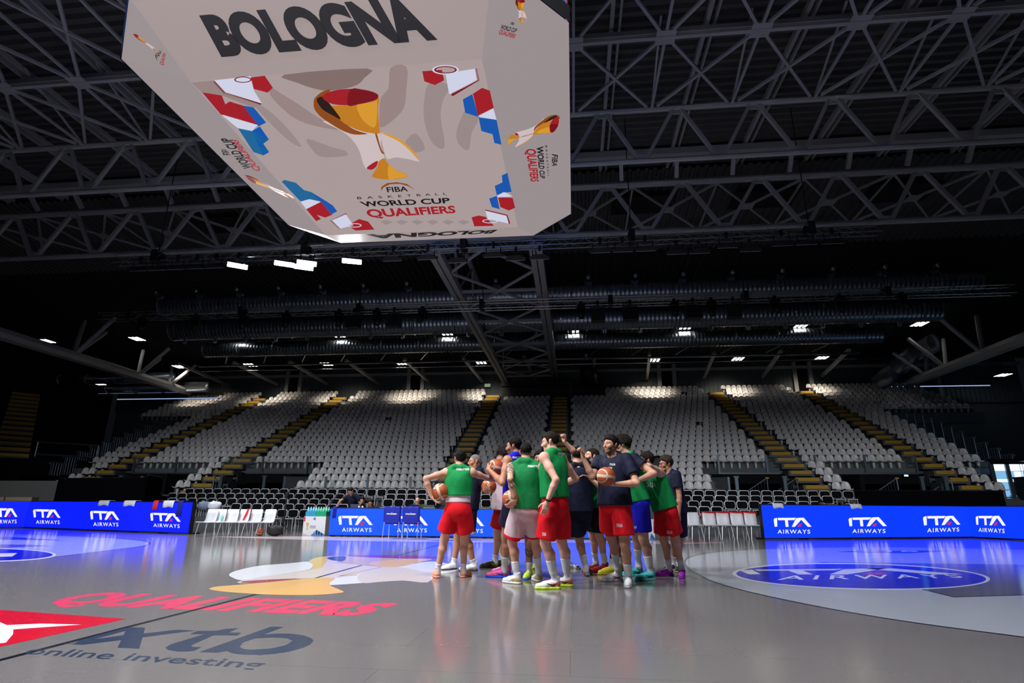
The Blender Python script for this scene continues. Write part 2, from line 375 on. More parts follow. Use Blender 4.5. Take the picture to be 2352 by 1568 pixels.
for nm, x0, x1 in (('wall_left', -46, -45.5), ('wall_right', 45.5, 46)):
    tag(MB().box(x0, x1, -26, 45, 0, 17).obj(nm, M['darkwall']), 'dark side wall of the arena', kind='structure')
tag(MB().box(-46, 46, -26.5, -26, 0, 18).obj('wall_front', M['darkwall']), 'dark wall behind the camera side of the arena', kind='structure')

# ------------------------------------------------------------------ ceiling: corrugated deck, sloping rear roof
def corrugated(x0, x1, y0, y1, z0, z1, pitch, depth, along='x'):
    mb = MB(); n = int((y1-y0)/pitch); pr = []
    if along == 'x':
        for k in range(n):
            ya_ = y0+k*pitch; 
            for fy, dz in ((0, 0), (0.35, 0), (0.5, -depth), (0.85, -depth)): pr.append((ya_+fy*pitch, dz))
        pr.append((y1, 0)); vs = []
        for y, dz in pr:
            z = z0+(z1-z0)*(y-y0)/(y1-y0)+dz; vs += [(x0, y, z), (x1, y, z)]
    else:
        n = int((x1-x0)/pitch)
        for k in range(n):
            xa_ = x0+k*pitch
            for fx, dz in ((0, 0), (0.35, 0), (0.5, -depth), (0.85, -depth)): pr.append((xa_+fx*pitch, dz))
        pr.append((x1, 0)); vs = []
        for x, dz in pr: vs += [(x, y0, z0+dz), (x, y1, z1+dz)]
    mb.add(vs, [[2*k, 2*k+1, 2*k+3, 2*k+2] for k in range(len(pr)-1)])
    return mb
ceil = tag(corrugated(-46, 46, -26, 15.2, 17.6, 17.6, 0.42, 0.16).obj('ceiling', M['deck']), 'dark corrugated steel roof deck', kind='structure')
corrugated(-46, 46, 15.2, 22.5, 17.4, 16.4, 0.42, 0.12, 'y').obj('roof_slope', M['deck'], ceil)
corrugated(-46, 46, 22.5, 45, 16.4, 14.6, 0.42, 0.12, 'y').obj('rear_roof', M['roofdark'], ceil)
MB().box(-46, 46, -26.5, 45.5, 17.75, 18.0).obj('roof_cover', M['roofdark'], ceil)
for x in np.arange(-44, 45, 3.3):
    MB().box(x-0.07, x+0.07, -12, 15, 17.2, 17.44).obj('rafter', M['steel'], ceil)
    MB().box(x+0.25, x+0.33, -12, 15, 17.25, 17.44).obj('rafter', M['steel'], ceil)
for x0 in (6.2, 12.5, 19.3, -10.5, -18):                       # dark smoke hatches in the slope
    MB().box(x0, x0+3.2, 16.6, 18.4, 16.6, 16.72).obj('roof_hatch', M['blackmetal'], ceil)
# ------------------------------------------------------------------ grandstand
R_DY, R_DZ = 0.92, 0.43
ROW_Y, ROW_Z, NROW = 22.28, 1.53, 23            # seat-back line and tread height of the first row
AISLES = [(-26.75, -25.35), (-18.75, -17.3), (-4.1, -2.72), (2.1, 3.5), (15.85, 17.25), (23.5, 24.75)]
SECT = [(-29.2, -26.85), (-25.25, -18.85), (-17.2, -4.2), (-2.62, 2.0), (3.6, 15.75), (17.35, 23.4), (24.85, 27.6)]
stand = empty('grandstand', (0, ROW_Y-0.7, 0)); tag(stand, 'tall raked grey grandstand behind the court', kind='structure')
def ext(i): return (-29.6, 28.0) if i < 15 else (-35.0, 34.5)
for i in range(NROW):
    y0 = R_DY*i; z = ROW_Z+R_DZ*i; x0, x1 = ext(i)
    if i < 4: 
        MB().box(-12.4, 11.75, y0, y0+R_DY+0.05, 0.0, z).obj('tier_step', M['concrete'], stand)
        for a, b in ((-20.1, -17.3), (15.85, 18.6), (23.5, 26.0), (-28.2, -25.35)): MB().box(a, b, y0, y0+R_DY+0.05, max(0, z-0.6), z).obj('tier_step', M['concrete'], stand)
    else: MB().box(x0, x1, y0, y0+R_DY+0.05, z-0.75, z).obj('tier_step', M['concrete'], stand)
MB().box(-35, 34.5, R_DY*NROW-0.1, R_DY*NROW+2.2, 9.0, ROW_Z+R_DZ*(NROW-1)).obj('rear_gangway', M['concrete'], stand)
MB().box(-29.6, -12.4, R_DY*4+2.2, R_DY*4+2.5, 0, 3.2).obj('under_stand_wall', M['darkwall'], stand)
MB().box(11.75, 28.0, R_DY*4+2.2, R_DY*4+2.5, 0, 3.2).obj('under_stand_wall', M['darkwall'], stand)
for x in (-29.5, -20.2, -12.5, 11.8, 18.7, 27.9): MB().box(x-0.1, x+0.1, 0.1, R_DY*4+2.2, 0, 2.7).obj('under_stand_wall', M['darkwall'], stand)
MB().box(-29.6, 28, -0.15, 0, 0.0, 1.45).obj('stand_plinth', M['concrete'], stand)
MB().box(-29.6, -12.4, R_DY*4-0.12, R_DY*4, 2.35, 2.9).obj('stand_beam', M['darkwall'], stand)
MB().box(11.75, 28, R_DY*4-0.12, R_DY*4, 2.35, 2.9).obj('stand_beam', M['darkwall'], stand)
# aisles: each flight of steps
names = ['far western', 'second', 'centre-left', 'centre-right', 'fifth', 'far eastern']
AL = ['leftmost aisle stairs of the far stand, yellow step fronts', 'second aisle stairs from the left in the far stand, yellow step fronts',
      'aisle stairs just left of the central seat block, yellow step fronts', 'aisle stairs just right of the central seat block, yellow step fronts',
      'second aisle stairs from the right in the far stand, yellow step fronts', 'rightmost aisle stairs of the far stand, yellow step fronts']
for (a, b), lab in zip(AISLES, AL):
    st = empty('aisle_stairs', ((a+b)/2, ROW_Y-0.7, 0)); tag(st, lab, 'stairs', 'aisle stairs of the far stand')
    hw = (b-a)/2-0.02
    lo = MB().box(-hw, hw, -0.46, 0.46, -0.3, 0).mesh('step', M['tread']); fr = MB().box(-hw+0.12, hw-0.12, -0.02, 0.0, -0.2, -0.01).mesh('step_front', M['yellow'])
    for i in range(NROW-1):
        s = link('step', lo, st, (0, R_DY*i-0.0, ROW_Z+R_DZ*i+0.215)); link('step_front', fr, s, (0, -0.462, 0))

# white moulded seats
def seat_mesh(name, m, nu=6, w=0.226):
    prof = [(-0.40, 0.40, .80), (-0.38, 0.435, .95), (-0.2, 0.42, 1.0), (-0.07, 0.41, 1.0), (-0.015, 0.45, 1.0), (0.0, 0.55, 1.0), (0.02, 0.64, .97), (0.035, 0.72, .88), (0.048, 0.785, .70), (0.055, 0.825, .45), (0.06, 0.842, .14)]
    vs = []; fs = []
    for y, z, k in prof:
        for u in range(nu+1):
            t = -1+2*u/nu; vs.append((w*k*t, y-0.05*t*t*(1 if z > 0.44 else 0), z+(0.03*t*t if z <= 0.44 else 0)))
    n = nu+1
    for j in range(len(prof)-1):
        for u in range(nu): fs.append([j*n+u, j*n+u+1, (j+1)*n+u+1, (j+1)*n+u])
    # rear skin gives the shell its thickness
    o = len(vs); vs += [(x, y+0.025, z-0.012) for x, y, z in vs[:]]
    rim = [u for u in range(n)] + [j*n+nu for j in range(1, len(prof))] + [(len(prof)-1)*n+u for u in range(nu-1, -1, -1)] + [j*n for j in range(len(prof)-2, 0, -1)]
    fs += [[rim[k], rim[(k+1) % len(rim)], rim[(k+1) % len(rim)]+o, rim[k]+o] for k in range(len(rim))]
    fs += [[q+o for q in f_][::-1] for f_ in fs[:(len(prof)-1)*nu]]
    # bracket down to the tread
    mb = MB(); mb.add(vs, fs); mb.box(-0.05, 0.05, -0.18, 0.0, 0.0, 0.41); return mb.mesh(name, m, True)
SEAT = seat_mesh('stadium_seat', M['white_plastic'])
spots = []
gaps = {(13, -11.1), (11, 13.1), (20, 14.0)}
for i in range(NROW):
    secs = [(a, b) for a, b in SECT]
    x0, x1 = ext(i)
    if i >= 15: secs[0] = (-34.6, -26.85); secs[-1] = (24.85, 34.2)
    if i < 4: secs = [(-12.2, -4.2), (-2.62, 2.0), (3.6, 11.55), (-19.95, -18.85), (17.35, 18.4), (24.85, 25.9), (-28.0, -26.85)]
    for a, b in secs:
        n = int((b-a)/0.47); s0 = (a+b)/2-(n-1)*0.235 + (0.11 if i % 2 else -0.11)*(n > 6)
        for k in range(n):
            x = s0+0.47*k
            if any(i == gi and abs(x-gx) < 0.24 for gi, gx in gaps): continue
            if i >= 20 and -2.7 < x < 6.9: continue                     # the booth stands there
            spots.append((x, ROW_Y+R_DY*i, ROW_Z+R_DZ*i, i))
def projpx(p):
    d = np.array(p)-CAM_P; z = d@FWD; return 1176+FPX*(d@RGT)/z, 784-FPX*(d@UPV)/z, z
def hidden(p):
    x, y, z = projpx(p); return (1018 < x < 1100 or 1150 < x < 1300 or 1335 < x < 1520) and y > 1045 and y < 1380
vis = [s for s in spots if not hidden((s[0], s[1], s[2]+0.6))]
vis.sort(key=lambda s: projpx((s[0], s[1], s[2]))[2]); near, rest = vis[:300], vis[300:]
for x, y, z, i in near:
    o = link('stadium_seat', SEAT, None, (x, y, z)); o.rotation_euler.z = random.uniform(-0.03, 0.03)
    rw = ['lowest', 'second', 'third', 'fourth', 'fifth', 'sixth', 'seventh', 'eighth', 'ninth', 'tenth', 'eleventh', 'twelfth'][min(i, 11)]
    bk = 'beyond the leftmost aisle' if x < -26.8 else 'pair beside the second aisle' if x < -18.8 and i < 4 else 'between the two left aisles' if x < -18.8 else 'in the wide left block' if x < -4 else 'in the central block' if x < 3 else 'in the wide right block' if x < 16 else 'pair right of the fifth aisle' if i < 4 and x < 20 else 'between the two right aisles' if x < 24 else 'beyond the rightmost aisle'
    tag(o, 'white plastic bucket seat, %s row up, %s' % (rw, bk), 'seat', 'white seats of the %s row %s' % (rw, bk))
n = len(SEAT.vertices); co = np.empty(n*3); SEAT.vertices.foreach_get('co', co); co = co.reshape(-1, 3)
fs0 = [list(p.vertices) for p in SEAT.polygons]
V = np.concatenate([co+np.array(s[:3]) for s in rest]); F = []
for k in range(len(rest)): F += [[q+k*n for q in f_] for f_ in fs0]
me = bpy.data.meshes.new('upper_seats'); me.from_pydata(V.tolist(), [], F); me.materials.append(M['white_plastic']); me.polygons.foreach_set('use_smooth', [True]*len(me.polygons))
tag(link('upper_seats', me), 'rows of white plastic seats filling the middle and upper far stand', 'seats', kind='stuff')

# balustrades in front of the first row and over the side openings
def balustrade(x0, x1, y, z, lab, step=2.45, h=1.1, glass=True):
    e = empty('glass_balustrade', ((x0+x1)/2, y, z)); tag(e, lab, 'balustrade'); c = (x0+x1)/2
    n = max(1, round((x1-x0)/step)); xs = [x0+(x1-x0)*k/n for k in range(n+1)]
    for x in xs: MB().box(x-c-0.055, x-c+0.055, -0.05, 0.05, 0, h).obj('post', M['post'], e)
    if glass:
        for a, b in zip(xs[:-1], xs[1:]): MB().box(a-c+0.07, b-c-0.07, -0.008, 0.008, 0.1, h-0.02).obj('glass_pane', M['glass'], e)
    MB().box(x0-c, x1-c, -0.03, 0.03, 0.0, 0.08).obj('bottom_rail', M['post'], e)
balustrade(-12.6, -2.8, 21.35, 1.45, 'glass balustrade with grey posts before the lower left seat block')
balustrade(3.6, 11.9, 21.35, 1.45, 'glass balustrade with grey posts before the lower right seat block')
balustrade(-25.2, -13.2, 25.15, 2.9, 'glass balustrade with grey posts over the left stand opening', 3.0)
balustrade(12.4, 23.4, 25.15, 2.9, 'glass balustrade with grey posts over the right stand opening', 2.75)
# railings with yellow clips in the openings
def railing(x, y, z, lab, w=1.1, n=7, mir=1):
    e = empty('stair_railing', (x, y, z)); tag(e, lab, 'railing')
    MB().tube((0, 0, 0), (0, 0, 1.25), 0.035).obj('rail_post', M['post'], e); MB().tube((mir*w, 0, 0), (mir*w, 0, 0.55), 0.03).obj('rail_post', M['post'], e)
    MB().tube((0, 0, 1.2), (mir*w, 0, 0.5), 0.025).obj('handrail', M['post'], e)
    for k in range(1, n): MB().tube((mir*w*k/n, 0, 0), (mir*w*k/n, 0, 1.2-0.7*k/n), 0.012, 5).obj('baluster', M['post'], e)
    for z2 in (1.2, 0.25): MB().box(-0.09, 0.09, -0.07, 0.03, z2-0.03, z2+0.03).obj('rail_clip', M['yellow'], e)
for x, l, mr in ((-17.0, 'railing in the dark opening left of the lower seat block', 1), (-21.5, 'railing in the second dark opening from the left', -1), (13.9, 'railing in the dark opening right of the lower seat block', -1), (15.4, 'railing beside the second aisle from the right', -1), (20.3, 'railing in the dark opening near the right end', -1), (22.9, 'railing beside the rightmost aisle of the stand', -1), (-24.6, 'railing by the leftmost opening under the stand', 1)):
    railing(x, 21.5, 1.3, l, mir=mr)
# lamp strips of the concourse seen through the openings, post figures
M['tube'] = led('concourse_tube', (1.0, 0.95, 0.85), 7.0); M['green_led'] = led('exit_green', (0.25, 1.0, 0.85), 5.0)
for x, l in ((-22.6, 'white concourse lamp in the left opening beside the yellow steps'), (-14.0, 'white concourse lamp in the opening left of the lower seats'), (12.3, 'white concourse lamp in the opening right of the lower seats'), (20.2, 'white concourse lamp in the opening near the right end')):
    e = empty('concourse_lamp', (x, 26.6, 2.62)); tag(e, l, 'lamp')
    MB().box(-0.5, 0.5, -0.06, 0.06, 0, 0.05).obj('lamp_body', M['post'], e); MB().box(-0.46, 0.46, -0.05, 0.05, -0.05, 0).obj('lamp_tube', M['tube'], e)
for x, l in ((-25.9, 'small green exit light near the left end of the stand'), (-18.9, 'small green exit light beside the second aisle'), (16.4, 'small green exit light beside the second aisle from the right'), (22.6, 'small green exit light near the right end of the stand')):
    e = empty('exit_light', (x, 24.9, 2.75)); tag(e, l, 'exit light'); MB().box(-0.12, 0.12, -0.04, 0.04, 0, 0.12).obj('case', M['post'], e); MB().box(-0.1, 0.1, -0.05, -0.035, 0.02, 0.1).obj('lens', M['green_led'], e)
for k, (x, l) in enumerate(((-16.2, 'tall grey post in the opening left of the lower seats'), (-13.6, 'tall grey post at the edge of the lower left seats'), (-22.4, 'tall grey post in the second left opening'), (12.2, 'tall grey post at the edge of the lower right seats'), (14.6, 'tall grey post in the opening right of the lower seats'), (21.2, 'tall grey post in the opening near the right end'), (22.3, 'tall grey post beside the rightmost aisle'))):
    e = empty('support_post', (x, 21.0, 0.0)); tag(e, l, 'post'); MB().box(-0.08, 0.08, -0.08, 0.08, 0, 2.5).obj('shaft', M['post'], e); MB().box(-0.13, 0.13, -0.1, 0.1, 2.5, 2.57).obj('cap', M['post'], e)

# end rails of the stand: stepped hoops down both flanks
for sx, xx, lab in ((-1, -29.75, 'stepped tubular flank railing at the left end of the stand'), (1, 28.2, 'stepped tubular flank railing at the right end of the stand')):
    e = empty('flank_railing', (xx, ROW_Y, 0)); tag(e, lab, 'railing')
    for i in range(2, 14):
        y = R_DY*i; z = ROW_Z+R_DZ*i
        mb = MB().path([(0, y-0.45, z), (0, y-0.45, z+1.15), (0, y+0.35, z+1.15)], 0.03); mb.path([(0, y-0.45, z+1.15), (0, y-0.6, z+1.12), (0, y-0.62, z+1.02)], 0.03); mb.obj('hoop', M['post'], e)
        for k in range(4): MB().tube((0, y-0.3+0.2*k, z), (0, y-0.3+0.2*k, z+1.13), 0.012, 5).obj('baluster', M['post'], e)

# dark corner stand beyond the left end, turned towards the court
cp = on_y(24, 1049, 23.0); cd_ = Vector((cp[0]-CAM_P[0], cp[1]-CAM_P[1], 0)).normalized(); ca = math.atan2(-cd_.x, cd_.y)
cs = empty('corner_stand', (cp[0], cp[1], 0), ca); tag(cs, 'dark corner stand at the left edge of the hall', kind='structure')
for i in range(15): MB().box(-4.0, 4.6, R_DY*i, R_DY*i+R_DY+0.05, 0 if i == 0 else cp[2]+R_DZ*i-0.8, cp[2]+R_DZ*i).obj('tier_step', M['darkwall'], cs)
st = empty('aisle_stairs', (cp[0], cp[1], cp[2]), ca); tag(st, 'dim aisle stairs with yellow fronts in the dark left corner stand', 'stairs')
lo = MB().box(-0.9, 0.9, -0.46, 0.46, -0.3, 0).mesh('step', M['tread']); fr = MB().box(-0.88, 0.88, -0.02, 0.0, -0.2, -0.01).mesh('step_front', M['yellow'])
for i in range(14):
    s = link('step', lo, st, (0, R_DY*i, R_DZ*i+0.215)); link('step_front', fr, s, (0, -0.462, 0))
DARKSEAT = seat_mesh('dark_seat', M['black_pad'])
for k in range(17):
    x = -3.6+0.5*k
    if abs(x) < 0.95: continue
    q = Vector((cp[0], cp[1], cp[2]))+Matrix.Rotation(ca, 3, 'Z') @ Vector((x, R_DY*14+0.7, R_DZ*14))
    o = link('dark_seat', DARKSEAT, None, q); o.rotation_euler.z = ca; tag(o, 'black seat along the top edge of the dark left corner stand', 'seat', 'black seats topping the left corner stand')
q = Vector((cp[0], cp[1], cp[2]))+Matrix.Rotation(ca, 3, 'Z') @ Vector((2.8, 0.05, 0))
rl = empty('front_railing', q, ca); tag(rl, 'grey railing along the foot of the dark left corner stand', 'railing')
MB().path([(-1.6, 0, 0), (-1.6, 0, 1.05)], 0.05).obj('post', M['post'], rl); MB().path([(1.7, 0, 0), (1.7, 0, 1.05)], 0.05).obj('post', M['post'], rl); MB().path([(-1.6, 0, 0.25), (1.7, 0, 0.25)], 0.05).obj('lower_rail', M['post'], rl); MB().path([(-1.6, 0, 1.05), (1.7, 0, 1.05)], 0.035).obj('top_rail', M['post'], rl)
# black drapes flanking the court-side chairs, pale wall and blocks on the left
def drape(name, pts, z0, z1, lab):
    e = empty(name, (*pts[0], z0)); tag(e, lab, 'curtain'); o = pts[0]
    for (a, b) in zip(pts[:-1], pts[1:]):
        n = 14; mb = MB(); vs = []
        for k in range(n*4+1):
            t = k/(n*4); x = a[0]+(b[0]-a[0])*t-o[0]; y = a[1]+(b[1]-a[1])*t-o[1]+0.05*math.sin(k*math.pi/2)
            vs += [(x, y, 0), (x, y, z1-z0)]
        mb.add(vs, [[2*k, 2*k+1, 2*k+3, 2*k+2] for k in range(n*4)]); mb.obj('curtain_panel', M['curtain'], e, True)
    MB().path([(p[0]-o[0], p[1]-o[1], z1-z0) for p in pts], 0.03).obj('curtain_rail', M['blackmetal'], e)
drape('black_drape', [(-24.5, 19.0), (-17.3, 17.6), (-16.2, 15.2)], 0, 2.3, 'black drape hanging left of the courtside chairs')
drape('black_drape', [(16.4, 17.6), (20.5, 17.9), (22.85, 18.0)], 0, 1.78, 'black drape hanging right of the courtside chairs')
pw = empty('concrete_parapet', (-29, 19.5, 0)); tag(pw, 'pale concrete parapet wall beyond the left LED board', 'wall')
MB().box(-6, 5.2, 0, 0.3, 0, 2.2).obj('wall_body', mat('parapet', (0.16, 0.16, 0.155), 0.85, noise=0.2, nscale=20), pw)
for a, b in ((-3.5, 1.3), (1.5, 3.5), (3.58, 5.1)): MB().box(a-0.0, b, -2.4, -2.0, 0.4, 1.28).obj('wooden_block', mat('beige_block', (0.42, 0.33, 0.26), 0.7), pw)
# bright glazed exit on the right
wn = empty('window_1', (28.95, 24.3, 0)); tag(wn, 'bright bluish glazed doorway to daylight at the right edge', kind='structure')
M['day'] = led('daylight_glass', (0.28, 0.62, 1.0), 0.8); M['day2'] = led('daylight_white', (0.75, 0.9, 1.0), 1.6); M['day3'] = led('daylight_dim', (0.10, 0.28, 0.5), 0.7)
MB().box(-2.1, 6, 0.1, 0.2, 0.6, 3.4).obj('pane', M['day'], wn)
for a, b, c, d, m in ((-2.1, 6, 3.05, 3.4, 'day2'), (-2.1, 6, 2.45, 2.6, 'day2'), (-1.0, -0.6, 2.6, 3.0, 'day2'), (-2.1, 6, 0.6, 1.3, 'day2'), (-1.5, 6, 1.3, 1.75, 'day3'), (-0.5, 6, 2.65, 2.95, 'day3')):
    MB().box(a, b, 0.05, 0.1, c, d).obj('pane', M[m], wn)
for x in (-2.15, -1.35, 1.5): MB().box(x-0.1, x+0.1, -0.05, 0.05, 0.0, 3.5).obj('mullion', M['post'], wn)
MB().box(-2.2, 6, -0.05, 0.05, 3.4, 3.7).obj('lintel', M['darkwall'], wn); MB().box(-2.2, 6, -0.06, 0.04, 1.6, 1.66).obj('transom', M['post'], wn)
# booth on the central block
bt = empty('control_booth', (2.1, 40.6, 9.6)); tag(bt, 'long black control booth topping the central seat block', 'booth')
MB().box(-4.7, 4.7, -0.2, 1.6, 0, 2.35).obj('booth_body', M['blackmetal'], bt); MB().box(-4.72, 4.72, -0.24, -0.2, 1.9, 2.0).obj('front_rail', M['curtain'], bt); MB().box(1.6, 1.66, -0.23, -0.2, 0, 2.35).obj('front_joint', M['post'], bt)
sg = empty('exit_sign', (-4.4, RB-0.4, 12.2)); tag(sg, 'small lit exit sign on the rear wall left of the booth', 'sign'); MB().box(-0.3, 0.3, 0.0, 0.06, 0, 0.35).obj('case', M['post'], sg); MB().box(-0.28, 0.28, -0.02, 0, 0.02, 0.33).obj('face', led('sign_face', (0.6, 0.75, 0.55), 0.35), sg)
sg = empty('exit_sign', (-29.3, 19.35, 2.75)); tag(sg, 'dim exit sign with running figure on the left end stand', 'sign')
MB().box(-0.55, 0.55, 0, 0.05, 0, 0.4).obj('case', M['post'], sg); MB().box(-0.45, -0.2, -0.02, 0, 0.08, 0.34).obj('pictogram', M['white_shell'], sg); MB().box(0.2, 0.45, -0.02, 0, 0.05, 0.36).obj('pictogram', M['white_shell'], sg)

# ------------------------------------------------------------------ courtside chairs with black pads
def rrect(w, h, r, n=3):
    pts = []
    for cx, cy, a0 in ((w-r, h-r, 0), (-w+r, h-r, 90), (-w+r, -h+r, 180), (w-r, -h+r, 270)):
        for k in range(n+1):
            a = math.radians(a0+90*k/n); pts.append((cx+r*math.cos(a), cy+r*math.sin(a)))
    return pts
def padded_chair():
    e = empty('padded_chair')
    fr = MB()
    fr.prism(rrect(0.225, 0.17, 0.09), lambda x, y: (x, 0.035+0.1*(y+0.17), 0.64+y), lambda x, y: (x, 0.0+0.1*(y+0.17), 0.64+y))
    fr.prism(rrect(0.225, 0.20, 0.06), lambda x, y: (x, -0.21+y, 0.42), lambda x, y: (x, -0.21+y, 0.445))
    fr.box(-0.2, -0.15, -0.02, 0.03, 0.42, 0.5); fr.box(0.15, 0.2, -0.02, 0.03, 0.42, 0.5)
    for x in (-0.19, 0.19):
        for y in (-0.38, -0.02): fr.tube((x, y, 0), (x*0.95, y*0.95, 0.43), 0.013, 5)
    fr.obj('frame', M['white_shell'], e)
    MB().prism(rrect(0.203, 0.148, 0.08), lambda x, y: (x, 0.005+0.1*(y+0.17), 0.64+y), lambda x, y: (x, -0.025+0.1*(y+0.17), 0.64+y)).obj('backrest', M['black_pad'], e)
    MB().prism(rrect(0.195, 0.17, 0.05), lambda x, y: (x, -0.21+y, 0.445), lambda x, y: (x, -0.21+y, 0.475)).obj('seat', M['black_pad'], e)
    return e
CH = [('D', 14.8, 0.235), ('C', 15.65, 0.47), ('B', 16.5, 0.71), ('A', 17.35, 0.95), ('E', 13.95, 0.0)]
plat = empty('chair_platform', (0, 14.4, 0)); tag(plat, 'low grey stepped platform under the courtside chairs', kind='structure')
for nm, y, z in CH:
    if z > 0: MB().box(-16.4, 16.5, y-0.5-14.4, y+0.36-14.4, 0 if nm == 'D' else z-0.24, z-0.002).obj('platform_step', M['concrete'], plat)
MB().box(-16.4, 16.5, 17.7-14.4, 17.8-14.4, 0, 1.25).obj('platform_back', M['concrete'], plat)
ch0 = padded_chair(); first = True
where = {'A': 'in the top courtside row', 'B': 'in the second courtside row from the top', 'C': 'in the middle courtside row', 'D': 'in the fourth courtside row from the top', 'E': 'in the lowest courtside row'}
for nm, y, z in CH:
    off = {'A': 0, 'B': 0.24, 'C': -0.1, 'D': 0.14, 'E': 0.3}[nm]
    for k in range(-32, 33):
        x = k*0.5+off
        if nm != 'A' and -6.15 < x < -5.0: continue
        if nm == 'B' and x > 14.8 or nm == 'C' and (x > 14.3 or x < -15.3) or x < -15.8: continue
        if nm == 'D' and (x > 9.9 or x < -11.6 or -6.1 < x < 5.6): continue
        if nm == 'E' and (x > -6.4-0.0 or x < -9.6): continue
        q = projpx((x, y, z+0.6))[0]
        if 1010 < q < 1112 or 1150 < q < 1545: continue
        c = ch0 if first else copy_tree(ch0); first = False
        c.location = (x, y, z); c.rotation_euler.z = random.uniform(-0.05, 0.05)
        sd_ = 'left of the access steps' if x < -5.5 else 'behind the table front' if x < 4 else 'right of the huddle' if x < 10 else 'behind the right LED board'
        tag(c, 'black padded white chair, %s, %s' % (where[nm].replace('in the ', '').replace(' from the top', ''), sd_), 'chair', 'black padded chairs %s %s' % (where[nm], sd_))

# white team-bench chairs
def bench_chair(): 
    e = empty('bench_chair'); prof = [(-0.40, 0.45), (-0.2, 0.43), (-0.05, 0.44), (0.0, 0.50), (0.03, 0.66), (0.06, 0.84)]
    vs = []; n = 5
    for y, z in prof:
        for u in range(n): t = -1+2*u/(n-1); vs.append((0.215*t*(1 if z < 0.8 else 0.93), y-0.03*t*t, z))
    fs = [[j*n+u, j*n+u+1, (j+1)*n+u+1, (j+1)*n+u] for j in range(len(prof)-1) for u in range(n-1)]
    mb = MB().add(vs, fs); o = mb.obj('shell', M['white_shell'], e, True); md = o.modifiers.new('thickness', 'SOLIDIFY'); md.thickness = 0.02
    for x in (-0.18, 0.18):
        MB().path([(x*0.8, -0.33, 0.43), (x*1.1, -0.38, 0)], 0.011).obj('leg', M['chrome'], e); MB().path([(x*0.8, -0.02, 0.43), (x*1.1, 0.05, 0)], 0.011).obj('leg', M['chrome'], e)
    return e
bc = bench_chair(); pos = []
for px in (473, 493, 521, 549, 577, 609): pos.append((px, 1230.5, 'L'))
for px in (1563, 1597, 1635, 1667, 1700, 1732): pos.append((px, 1237.0, 'R'))
LB = ['end chair of the white bench row nearest the left LED board', 'second white bench chair from the left LED board', 'third white bench chair from the left LED board', 'white bench chair draped with a red striped towel', 'white bench chair just right of the red striped towel', 'last white bench chair before the orange ball on the left',
      'first white bench chair right of the huddle', 'second white bench chair right of the huddle', 'third white bench chair right of the huddle', 'third last white bench chair before the right LED board', 'second last white bench chair before the right LED board', 'last white bench chair before the right LED board']
BENCH = []
for k, ((px, py, s), lb) in enumerate(zip(pos, LB)):
    p = on_z(px, py); c = bc if k == 0 else copy_tree(bc); c.location = (p[0], p[1]+0.15, 0); c.rotation_euler.z = random.uniform(-0.12, 0.12) + (-0.15 if s == 'L' else 0.05)
    tag(c, lb, 'chair', 'white bench chairs'); BENCH.append(c)
# ------------------------------------------------------------------ roof steelwork
RND = _unit('steel_tube', M['steel']); SQ = _unit('steel_box_section', M['steel'], True); RND2 = _unit('girder_tube', M['steel2']); SQ2 = _unit('girder_box', M['steel2'], True)
GUS = MB().box(-0.32, 0.32, -0.3, 0.3, -0.02, 0.02).mesh('gusset', M['steel'])
def V3(p, o): return Vector(p)-o
def x_truss(y, zt, zb, x0, x1, pitch, lab, rc=0.14, rw=0.085, xoff=0.0):
    e = empty('roof_truss', (0, y, zb)); o = Vector((0, y, zb)); tag(e, lab, 'truss', 'roof trusses spanning the hall')
    member(RND, 'top_chord', V3((x0, y, zt), o), V3((x1, y, zt), o), rc, e); member(RND, 'bottom_chord', V3((x0, y, zb), o), V3((x1, y, zb), o), rc*0.85, e)
    n = int((x1-x0)/pitch)
    for k in range(n):
        a = x0+xoff+k*pitch
        if a+pitch > x1: break
        member(SQ, 'diagonal', V3((a+0.12, y, zb), o), V3((a+pitch/2-0.12, y, zt), o), rw, e); member(SQ, 'diagonal', V3((a+pitch/2+0.12, y, zt), o), V3((a+pitch-0.12, y, zb), o), rw, e)
        g = MB().prism([(-0.32, 0), (0.32, 0), (0.16, -0.28), (-0.16, -0.28)], lambda x, z: (x, -0.03, z), lambda x, z: (x, 0.03, z)).mesh('gusset', M['steel']) if k == 0 else g
        link('gusset', g, e, (a+pitch/2, 0, zt-zb)); q = link('gusset', g, e, (a+pitch, 0, 0)); q.rotation_euler.x = math.pi
    return e
x_truss(9.0, 16.0, 13.7, -30, 32, 2.9, 'nearer roof truss with zigzag webs crossing behind the scoreboard', 0.12, 0.065, xoff=1.9)
x_truss(14.4, 16.0, 13.45, -32, 36, 3.55, 'farther roof truss with large zigzag webs above the lighting rig', 0.16, 0.085, xoff=0.5)
